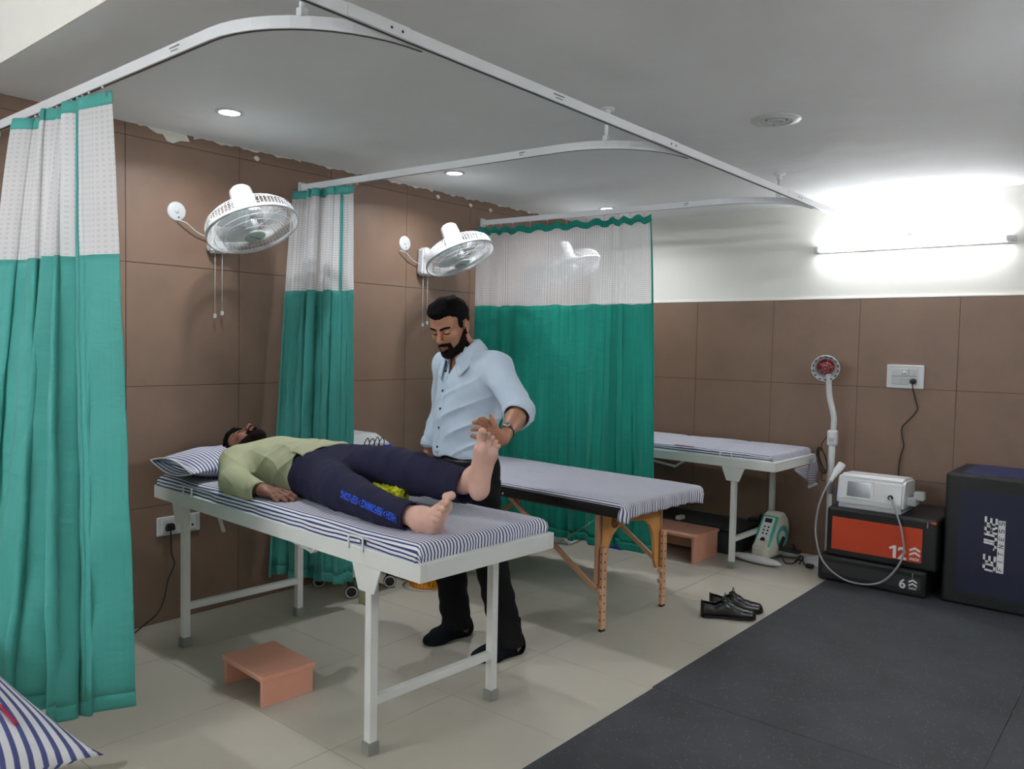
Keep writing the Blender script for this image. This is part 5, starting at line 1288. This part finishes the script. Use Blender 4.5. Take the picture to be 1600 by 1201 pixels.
hl = [(0.010, cap(wrL, (1.864, 0.488, 1.064), 0.024, 0.024)),
      (0.016, cap((1.862, 0.488, 1.062), (1.818, 0.456, 1.082), 0.017, 0.0125)), (0.016, cap((1.864, 0.485, 1.064), (1.832, 0.451, 1.095), 0.017, 0.0125)),
      (0.016, cap((1.866, 0.482, 1.064), (1.850, 0.447, 1.102), 0.017, 0.012)), (0.016, cap((1.870, 0.480, 1.062), (1.868, 0.446, 1.102), 0.017, 0.0115)),
      (0.006, chain([(1.818, 0.456, 1.082), (1.790, 0.440, 1.098), (1.770, 0.432, 1.100), (1.752, 0.430, 1.094)], [0.0098, 0.0090, 0.0084, 0.0072])),
      (0.006, chain([(1.832, 0.451, 1.095), (1.811, 0.432, 1.121), (1.792, 0.420, 1.129), (1.776, 0.413, 1.126)], [0.0098, 0.0092, 0.0086, 0.0074])),
      (0.006, chain([(1.850, 0.447, 1.102), (1.838, 0.426, 1.130), (1.828, 0.410, 1.142), (1.822, 0.396, 1.144)], [0.0094, 0.0088, 0.0082, 0.0072])),
      (0.006, chain([(1.868, 0.446, 1.102), (1.866, 0.432, 1.126), (1.862, 0.424, 1.144), (1.858, 0.418, 1.158)], [0.0088, 0.0080, 0.0076, 0.0066])),
      (0.014, cap((1.855, 0.490, 1.058), (1.812, 0.466, 1.056), 0.017, 0.0130)), (0.007, chain([(1.812, 0.466, 1.056), (1.775, 0.452, 1.062), (1.741, 0.444, 1.068)], [0.0122, 0.0108, 0.0088]))]
itS = [(0.0, placed(headS, MH)), (0.02, cap((1.292, 0.838, 1.435), (1.322, 0.885, 1.345), 0.054, 0.062)),
       (0.05, ell((1.325, 0.875, 1.22), (0.165, 0.100, 0.17))), (0.05, ell((1.300, 0.872, 1.00), (0.150, 0.100, 0.17))), (0.05, ell((1.300, 0.872, 0.86), (0.155, 0.105, 0.12))),
       (0.05, cap((1.25, 0.89, 1.345), shR, 0.055, 0.056)), (0.05, cap((1.40, 0.865, 1.345), shL, 0.055, 0.056)),
       (0.03, chain([shR, elR, wrR], [0.050, 0.038, 0.025])), (0.01, placed(blend(hand_items((16, 20, 22, 26), 1, 3, 20)), handR)),
       (0.03, chain([shL, elL], [0.050, 0.043])), (0.02, chain([elL, (1.79, 0.645, 1.124), wrL], [0.044, 0.042, 0.0265])), (0.008, blend(hl)),
       (0.04, chain([(1.225, 0.872, 0.84), (1.215, 0.858, 0.46), (1.213, 0.915, 0.09)], [0.080, 0.050, 0.036])), (0.008, placed(blend(foot_items(1, toes=False)), footR, 0.93)),
       (0.04, chain([(1.385, 0.872, 0.84), (1.485, 0.850, 0.46), (1.545, 0.915, 0.09)], [0.080, 0.050, 0.036])), (0.008, placed(blend(foot_items(-1, toes=False)), footL, 0.93))]
MHi = np.array(MH.inverted(), np.float32)
bodyS = blend(itS)
def zoneS(c):
    q = c @ MHi[:3, :3].T+MHi[:3, 3]; return np.where(np.linalg.norm(q, axis=1) < 0.2, face_zone(q), 0)
sdf_object('body', bodyS, (0.94, 0.36, -0.01), (1.97, 1.10, 1.70), 0.0032, ['skin', 'lip'], zoneS, ts)
add_face(ts, blend(itS[:2]), MH)
# trousers, socks
def trouserS(p):
    d = blend([(0.0, ell((1.300, 0.872, 0.86), (0.172, 0.122, 0.13))), (0.05, chain([(1.225, 0.872, 0.84), (1.212, 0.856, 0.48), (1.214, 0.926, 0.05)], [0.098, 0.076, 0.070])),
               (0.05, chain([(1.385, 0.872, 0.84), (1.485, 0.848, 0.48), (1.546, 0.926, 0.05)], [0.098, 0.078, 0.071]))])(p)
    d = d+0.005*wrinkle(p, 26, 0.4, (1, 1, 1.6))*(p[:, 2] < 0.8)
    return np.maximum(np.maximum(d, -(d+0.013+0*p[:, 2])*np.where(p[:, 2] < 0.2, 1, -1)-np.where(p[:, 2] < 0.2, 0, 9)), np.maximum(p[:, 2]-0.925, 0.048-p[:, 2]))
sdf_object('trousers', trouserS, (1.05, 0.68, 0.02), (1.68, 1.05, 0.95), 0.0045, ['trouser'], None, ts)
for MF, sd_ in ((footR, 1), (footL, -1)):
    fsd = blend(foot_items(sd_, toes=False))
    lo, hi = local_bounds(MF, [(-0.09, -0.05, -0.08), (0.2, 0.05, 0.10)], 0.035)
    so = sdf_object('sock', placed(lambda p, g=fsd: np.maximum(np.maximum(g(p)-0.013-0.0015*wrinkle(p, 60, 1.0), p[:, 2]-0.085), -0.0815-p[:, 2]), MF), lo, hi, 0.0032, ['sock'], None, ts)
    tp = [MF @ Vector((0.128, 0.046*math.cos(a), -0.062+0.027*math.sin(a))) for a in np.linspace(0.05*PI, 0.95*PI, 14)]
    MB().m('white_print').tube(crv(tp, 3), 0.0022, 6).build('toe_seam', so, offset=ts.location)
# shirt
BF = Vector((-0.145, -0.989, 0))
RW = np.array(Euler((0.5, 0.9, 0.3)).to_matrix(), np.float32); RW2 = np.array(Euler((0.2, -1.0, 0.9)).to_matrix(), np.float32)
def shirtS_outer(p):
    d = blend([(0.0, ell((1.325, 0.875, 1.215), (0.186, 0.122, 0.20))), (0.06, ell((1.300, 0.870, 1.02), (0.174, 0.128, 0.18))), (0.05, ell((1.300, 0.872, 0.91), (0.170, 0.122, 0.08))),
               (0.05, cap((1.25, 0.89, 1.345), shR, 0.066, 0.068)), (0.05, cap((1.40, 0.865, 1.345), shL, 0.066, 0.068)), (0.03, cap((1.30, 0.86, 1.40), (1.322, 0.882, 1.34), 0.070, 0.08)),
               (0.04, chain([shR, elR, (1.043, 0.900, 0.930)], [0.066, 0.057, 0.046])), (0.04, chain([shL, elL, (1.762, 0.695, 1.138)], [0.068, 0.060, 0.056]))])(p)
    lowfade = np.clip((1.32-p[:, 2])/0.2, 0.25, 1)
    return d+0.0070*wrinkle(p, 17, 0.9, (1.2, 1, 0.9))*lowfade+0.0048*wrinkle(p @ RW, 44, 2.1, (1, 0.5, 0.30))*lowfade-0.0085*crease(p, 34, 0.7, RW)*lowfade-0.007*crease(p, 28, 2.3, RW2)*lowfade
cA = np.array(elL, np.float32); cB = np.array(wrL, np.float32); cD = (cB-cA)/np.linalg.norm(cB-cA)
def shirtS(p):
    d = shirtS_outer(p)
    armend = ((p-cA) @ cD)-0.060; arm = np.where(p[:, 0] > 1.66, armend, -1)
    rcuff = np.where((p[:, 0] < 1.125) & (p[:, 2] < 1.0), 0.918-p[:, 2], -1)
    hem = np.where((p[:, 0] > 1.125), 0.905-p[:, 2]+0.012*np.sin(p[:, 0]*30), -1)
    neck = ((p[:, 2]-1.392)+0.55*(p[:, 1]-0.86))*0.85
    vneck = np.maximum.reduce([np.abs((p[:, 0]-1.298)+0.10*(1.34-p[:, 2]))-0.032*np.clip((p[:, 2]-1.285)/0.08, 0, 1.3), 1.285-p[:, 2], p[:, 1]-0.83])
    hollow = -(d+0.007)
    near_open = (armend > -0.05) | (p[:, 2] > 1.26) | (p[:, 2] < 0.96)
    d = np.where(near_open, np.maximum(d, hollow), d)
    return np.maximum.reduce([d, arm, rcuff, hem, neck, -vneck])
so = sdf_object('shirt', shirtS, (0.95, 0.64, 0.87), (1.86, 1.06, 1.46), 0.0032, ['shirt_blue'], None, ts)
# rolled cuff, right cuff, collar, placket and buttons
def ringed(c, d, r, w, th, m_, nm, par, wob=0.0, sq=1.0):
    d = Vector(d).normalized(); fr_ = axis_frame(c, d)
    def fn(a, b):
        an = 2*PI*a; rr_ = r+th*math.sin(PI*min(1, max(0, b)))**0.5+wob*math.sin(3*an+1)
        return fr_ @ Vector((rr_*math.cos(an), rr_*math.sin(an)*sq, w*(b-0.5)))
    return MB().m(m_).grid(40, 9, fn, wrap=True).build(nm, par, offset=ts.location if par.name.startswith('person') and par == ts else par_off(par), solid=0.004)
def par_off(par):
    while par.parent: par = par.parent
    return par.location
ringed((1.768, 0.690, 1.137), cD, 0.053, 0.055, 0.010, 'shirt_blue', 'rolled_cuff', ts, 0.003)
ringed((1.0435, 0.900, 0.938), Vector((1.040, 0.885, 0.890))-Vector(elR), 0.041, 0.050, 0.007, 'shirt_blue', 'cuff', ts, 0.002)
collar(ts, 'shirt_blue', (1.300, 0.852, 1.372), (-0.14, -0.22, 0.96), (0.02, -1, -0.2), 0.082, 0.088, 0.060, 0.36, 0.055, drop=0.055, point=0.034)
def march(f, p, d, n=60):
    p = np.array(p, np.float32)[None]; d = np.array(d, np.float32)
    for _ in range(n): p = p+d*np.clip(f(p), -0.02, 0.02)[:, None]*0.8
    return Vector(p[0])
def normal_at(f, p, e=0.004):
    p = np.array(p, np.float32); P = np.stack([p+v for v in (v3(e, 0, 0), v3(-e, 0, 0), v3(0, e, 0), v3(0, -e, 0), v3(0, 0, e), v3(0, 0, -e))]); d = f(P)
    return Vector((d[0]-d[1], d[2]-d[3], d[4]-d[5])).normalized()
zz = np.linspace(1.31, 0.925, 40)
pl = [march(shirtS_outer, (1.290+0.08*(z-1.3)-0.14*0.14, 0.60, z), (0, 1, 0)) for z in zz]
mb = MB().m('shirt_blue'); vs = []
for p in pl: vs.append([mb.bm.verts.new(p+Vector((q, -0.0025-(0.0012 if abs(q) < 0.014 else 0), 0))) for q in (-0.016, -0.014, 0.014, 0.016)])
fs = [mb.bm.faces.new([vs[i][j], vs[i][j+1], vs[i+1][j+1], vs[i+1][j]]) for i in range(39) for j in range(3)]; mb._fin(fs, True)
mb.build('placket', ts, offset=ts.location, solid=0.003)
for z in (1.302, 1.212, 1.128, 1.040, 0.950):
    p = march(shirtS_outer, (1.290+0.08*(z-1.3)-0.02, 0.60, z), (0, 1, 0)); nrm = normal_at(shirtS_outer, p)
    MB().m('darkbutton').lathe([(0, 0.0065), (0.0055, 0.006), (0.0065, 0.004), (0.0065, 0.0)], axis_frame(p, nrm), 14).build('button', ts, offset=ts.location)
# belt
fbelt = lambda a, b: Vector((1.300+0.174*math.cos(2*PI*a), 0.872+0.126*math.sin(2*PI*a), 0.885+0.036*(b-0.5)))
bl_ = MB().m('leather').grid(56, 4, fbelt, wrap=True).build('belt', ts, offset=ts.location, solid=0.004)
mxb = frame((1.262, 0.7455, 0.885), (0.98, -0.05, 0), (0, 0, 1), (-0.05, -0.98, 0))
mb = MB().m('dmetal')
for a in ((-0.024, 0.024, 0.016, 0.021), (-0.024, 0.024, -0.021, -0.016), (-0.024, -0.019, -0.021, 0.021), (0.019, 0.024, -0.021, 0.021)): mb.box(a[0], a[1], a[2], a[3], 0.0, 0.006, 0.001, mxb)
mb.build('buckle', bl_, offset=ts.location)
# wrist watch
wd_ = Vector(wrL)-Vector((1.79, 0.645, 1.124)); wc = Vector(wrL)-wd_.normalized()*0.014; frw = axis_frame(wc, wd_)
w = MB().m('leather').grid(32, 5, lambda a, b: frw @ Vector((0.0300*math.cos(2*PI*a), 0.0285*math.sin(2*PI*a), 0.018*(b-0.5))), wrap=True).build('wristwatch', ts, offset=ts.location, solid=0.003)
q = Vector((0.35, -0.65, 0.67)); q = (q-wd_.normalized()*q.dot(wd_.normalized())).normalized()
MB().m('chrome').lathe([(0, 0.008), (0.012, 0.008), (0.0155, 0.005), (0.0155, 0.0)], axis_frame(wc+q*0.030, q), 24).build('watch_case', w, offset=ts.location)
MB().m('lcd').lathe([(0, 0.0092), (0.0115, 0.0090), (0.0115, 0.008)], axis_frame(wc+q*0.030, q), 24).build('watch_face', w, offset=ts.location)

# ================================================================== the person lying on the bed
tl = thing('person', 'person in a sage shirt and navy track pants lying on the near bed', 'person', (1.10, 0.22, 0.785))
xh = Vector((0.02, 1.0, 0.0)).normalized(); fh = Vector((-0.10, -0.08, 0.99)); fh = (fh-xh*fh.dot(xh)).normalized(); ML = frame((0.425, 0.265, 0.915), xh, -fh, xh.cross(-fh))
headL = blend(head_items(1.06))
def fr2(o, x, z):
    x = Vector(x).normalized(); z = Vector(z); z = (z-x*z.dot(x)).normalized(); return frame(o, x, z.cross(x), z)
FRm = fr2((1.886, 0.042, 0.838), (0.628, -0.471, 0.62), (-0.777, -0.437, 0.456))       # his right foot, resting on the heel
FLm = fr2((1.822, 0.383, 0.947), (0.24, -0.06, 0.97), (-0.86, 0.48, 0.17))       # his left foot, raised
LsR, LeR, LwR = (0.640, 0.085, 0.890), (0.800, -0.030, 0.842), (0.985, -0.020, 0.830)
LsL, LeL, LwL = (0.640, 0.465, 0.885), (0.80, 0.545, 0.835), (1.02, 0.51, 0.825)
HRm = fr2(LwR, (0.95, 0.22, -0.075), (0.12, -0.10, 1.0)); HLm = fr2(LwL, (0.98, -0.1, -0.12), (0.1, 0.1, 1.0))
itL = [(0.0, placed(headL, ML)), (0.03, cap((0.500, 0.268, 0.905), (0.60, 0.272, 0.880), 0.060, 0.066)),
       (0.05, ell((0.74, 0.270, 0.885), (0.19, 0.170, 0.098))), (0.05, ell((0.96, 0.255, 0.880), (0.18, 0.160, 0.095))), (0.05, ell((1.10, 0.245, 0.880), (0.12, 0.160, 0.095))),
       (0.05, cap((0.64, 0.20, 0.885), LsR, 0.055, 0.052)), (0.05, cap((0.64, 0.34, 0.885), LsL, 0.055, 0.052)),
       (0.03, chain([LsR, LeR, LwR], [0.048, 0.038, 0.026])), (0.01, placed(blend(hand_items((10, 12, 12, 14), 1, 5, 22)), HRm)),
       (0.03, chain([LsL, LeL, LwL], [0.048, 0.038, 0.026])), (0.01, placed(blend(hand_items((8, 10, 10, 12), -1, 4, 20)), HLm)),
       (0.04, chain([(1.14, 0.165, 0.868), (1.40, 0.076, 0.868), (1.70, 0.034, 0.842), (1.880, 0.042, 0.840)], [0.085, 0.058, 0.038, 0.035])), (0.03, placed(blend(foot_items(1, curl=0.004, leg=False)), FRm, 1.04)),
       (0.04, chain([(1.14, 0.330, 0.885), (1.46, 0.358, 0.915), (1.76, 0.380, 0.904), (1.812, 0.383, 0.935)], [0.085, 0.058, 0.040, 0.036])), (0.03, placed(blend(foot_items(-1, curl=0.002, leg=False)), FLm, 1.04))]
bodyL = blend(itL); MLi = np.array(ML.inverted(), np.float32)
FR_i, FL_i = np.array(FRm.inverted(), np.float32), np.array(FLm.inverted(), np.float32)
HR_i = np.array(HRm.inverted(), np.float32)
def zoneL(c):
    q = c @ MLi[:3, :3].T+MLi[:3, 3]; z = np.where(np.linalg.norm(q, axis=1) < 0.2, face_zone(q), 0)
    z = np.where(c[:, 0] > 1.6, 2, z)
    h = c @ HR_i[:3, :3].T+HR_i[:3, 3]
    nail = (np.linalg.norm(h-np.array((0.175, 0, 0), np.float32), axis=1) < 0.08) & (h[:, 0] > 0.142+0.0*h[:, 1]) & (h[:, 2] > -0.030)
    return z
MT['lip2'] = MT['lip']
sdf_object('body', bodyL, (0.28, -0.13, 0.755), (2.13, 0.62, 1.17), 0.0031, ['skin_dark', 'lip', 'sole'], zoneL, tl)
add_face(tl, blend(itL[:2]), ML)
# nails of the near hand
mb = MB().m('nail')
for i, (lx, ly) in enumerate([(0.176, 0.046), (0.189, 0.017), (0.175, -0.014), (0.148, -0.041)]):
    p0 = HRm @ Vector((lx-0.004, ly, 0.03)); p = march(bodyL, p0, -(HRm.to_3x3() @ Vector((0, 0, 1)))); n_ = normal_at(bodyL, p)
    fr_ = axis_frame(p, n_); mb.lathe([(0, 0.0014), (0.0048, 0.0010), (0.0056, -0.0004)], fr_, 12)
mb.build('fingernails', tl, offset=tl.location)
# track pants
hipA, kneeA, shinA, ankA = (1.14, 0.165, 0.872), (1.40, 0.076, 0.868), (1.70, 0.033, 0.842), (1.865, 0.034, 0.832)
hipB, kneeB, shinB, ankB = (1.14, 0.330, 0.895), (1.40, 0.354, 0.924), (1.51, 0.361, 0.914), (1.780, 0.381, 0.893)
def pantsL_outer(p):
    d = blend([(0.0, ell((1.10, 0.245, 0.884), (0.16, 0.186, 0.112))), (0.05, chain([hipA, kneeA, shinA, ankA], [0.105, 0.082, 0.056, 0.052])), (0.04, chain([hipB, kneeB, shinB, ankB], [0.104, 0.088, 0.086, 0.067]))])(p)
    return d+0.0045*wrinkle(p, 24, 1.4, (1.3, 1, 1))-0.006*crease(p, 26, 1.1, RW2)-0.004*crease(p, 30, 3.0)
def pantsL(p):
    d = pantsL_outer(p)
    endA = np.where(p[:, 1] < 0.235, p[:, 0]-1.838, p[:, 0]-1.782)
    hollow = np.where(p[:, 0] > 1.70, -(d+0.006), -1)
    return np.maximum.reduce([d, hollow, endA, 0.985-p[:, 0], 0.789-p[:, 2]])
sdf_object('track_pants', pantsL, (0.96, -0.06, 0.77), (1.88, 0.50, 1.04), 0.0038, ['navy'], None, tl)
# printed lettering along the near shin, reading from the ankle up
sa = Vector((1.83, 0.010, 0.826)); sb_ = Vector((1.43, 0.050, 0.866)); xdir = (sb_-sa).normalized()
nrm0 = Vector((0.25, -0.86, 0.42)); nrm0 = (nrm0-xdir*nrm0.dot(xdir)).normalized(); ydir = nrm0.cross(xdir)
base = Vector((1.822, 0.04, 0.818))+nrm0*0.15
mxt = frame(base, xdir, ydir, nrm0)
mb = MB().m('blue_print').text('HIGH > PERFORMANCE > KEEP GOING', 0.036, mxt, 0.0003, 0.0006, sx=0.50)
for e_ in range(1): bmesh.ops.subdivide_edges(mb.bm, edges=[e for e in mb.bm.edges if e.calc_length() > 0.012], cuts=1)
P = np.array([v.co for v in mb.bm.verts], np.float32); hgt = (P-np.array(base, np.float32)) @ np.array(nrm0, np.float32)
dd = -np.array(nrm0, np.float32); Q_ = P-np.array(nrm0, np.float32)[None]*hgt[:, None]
for _ in range(60): Q_ = Q_+dd*np.clip(pantsL_outer(Q_), -0.02, 0.02)[:, None]*0.8
Q_ = Q_+np.array(nrm0, np.float32)[None]*(0.0022+hgt)[:, None]
for v, q in zip(mb.bm.verts, Q_): v.co = q
mb.build('printed_lettering', bpy.data.objects['track_pants'], offset=tl.location)
# shirt
def shirtL_outer(p):
    d = blend([(0.0, ell((0.74, 0.270, 0.888), (0.22, 0.192, 0.116))), (0.06, ell((0.95, 0.255, 0.888), (0.20, 0.184, 0.116))), (0.05, ell((1.06, 0.250, 0.886), (0.13, 0.192, 0.120))),
               (0.05, cap((0.64, 0.20, 0.89), LsR, 0.066, 0.068)), (0.05, cap((0.64, 0.34, 0.89), LsL, 0.066, 0.066)), (0.03, cap((0.58, 0.271, 0.885), (0.66, 0.272, 0.885), 0.078, 0.085)),
               (0.035, chain([LsR, LeR, (0.965, -0.020, 0.816)], [0.072, 0.062, 0.044])), (0.035, chain([LsL, LeL, (0.99, 0.515, 0.830)], [0.070, 0.060, 0.044]))])(p)
    return d+0.0062*wrinkle(p, 24, 2.9, (1, 1, 1))-0.006*crease(p, 30, 1.9, RW)-0.005*crease(p, 36, 0.6, RW2)
def shirtL(p):
    d = shirtL_outer(p)
    army = (p[:, 1] < 0.035) & (p[:, 2] < 0.885) | (p[:, 1] > 0.475)
    cuff = np.where(army, p[:, 0]-0.972, -1)
    hem = np.where(~army, (p[:, 0]-1.075-0.012*np.sin(p[:, 1]*42)-0.05*(p[:, 1]-0.25))*0.9, -1)
    neck = (0.555-p[:, 0])-0.35*np.maximum(0, p[:, 2]-0.90)
    near_open = (p[:, 0] > 0.93) | (p[:, 0] < 0.64)
    d = np.where(near_open, np.maximum(d, -(d+0.007)), d)
    return np.maximum.reduce([d, cuff, hem, neck, 0.7862-p[:, 2]])
sdf_object('shirt', shirtL, (0.50, -0.13, 0.77), (1.13, 0.65, 1.05), 0.0032, ['shirt_green'], None, tl)
collar(tl, 'shirt_green', (0.578, 0.270, 0.893), (-0.97, 0, 0.24), (0.1, 0, 1), 0.072, 0.074, 0.035, 0.30, 0.035)
ringed((0.955, -0.020, 0.818), Vector(LwR)-Vector(LeR), 0.040, 0.052, 0.007, 'shirt_green', 'cuff', tl, 0.002)
fl = MB().m('shirt_green'); yy_ = np.linspace(0.10, 0.46, 40)
rows = []
for y in yy_:
    p = march(shirtL_outer, (1.035, y, 1.15), (0, 0, -1)); rows.append(p)
vs = [[fl.bm.verts.new(Vector((p.x+0.085*k/4+0.010*math.sin(y*42), y, p.z+0.004+0.004*math.sin(y*55+k)-0.010*(k/4)**2))) for k in range(5)] for p, y in zip(rows, yy_)]
fs = [fl.bm.faces.new([vs[i][j], vs[i][j+1], vs[i+1][j+1], vs[i+1][j]]) for i in range(39) for j in range(4)]; fl._fin(fs, True)
fl.build('shirt_hem', tl, offset=tl.location, solid=0.003)
wdir = Vector(LwR)-Vector(LeR); fb = axis_frame(Vector(LwR)+wdir.normalized()*0.006, wdir)
tl.location.z -= 0.016   # the mattress gives a little under the weight
MB().m('dmetal').tube([fb @ Vector((0.0300*math.cos(a), 0.0275*math.sin(a), 0)) for a in np.linspace(0, 2*PI, 29)[:-1]], 0.0026, 8, closed=True).build('bracelet', tl, offset=tl.location+Vector((0, 0, 0.016)))
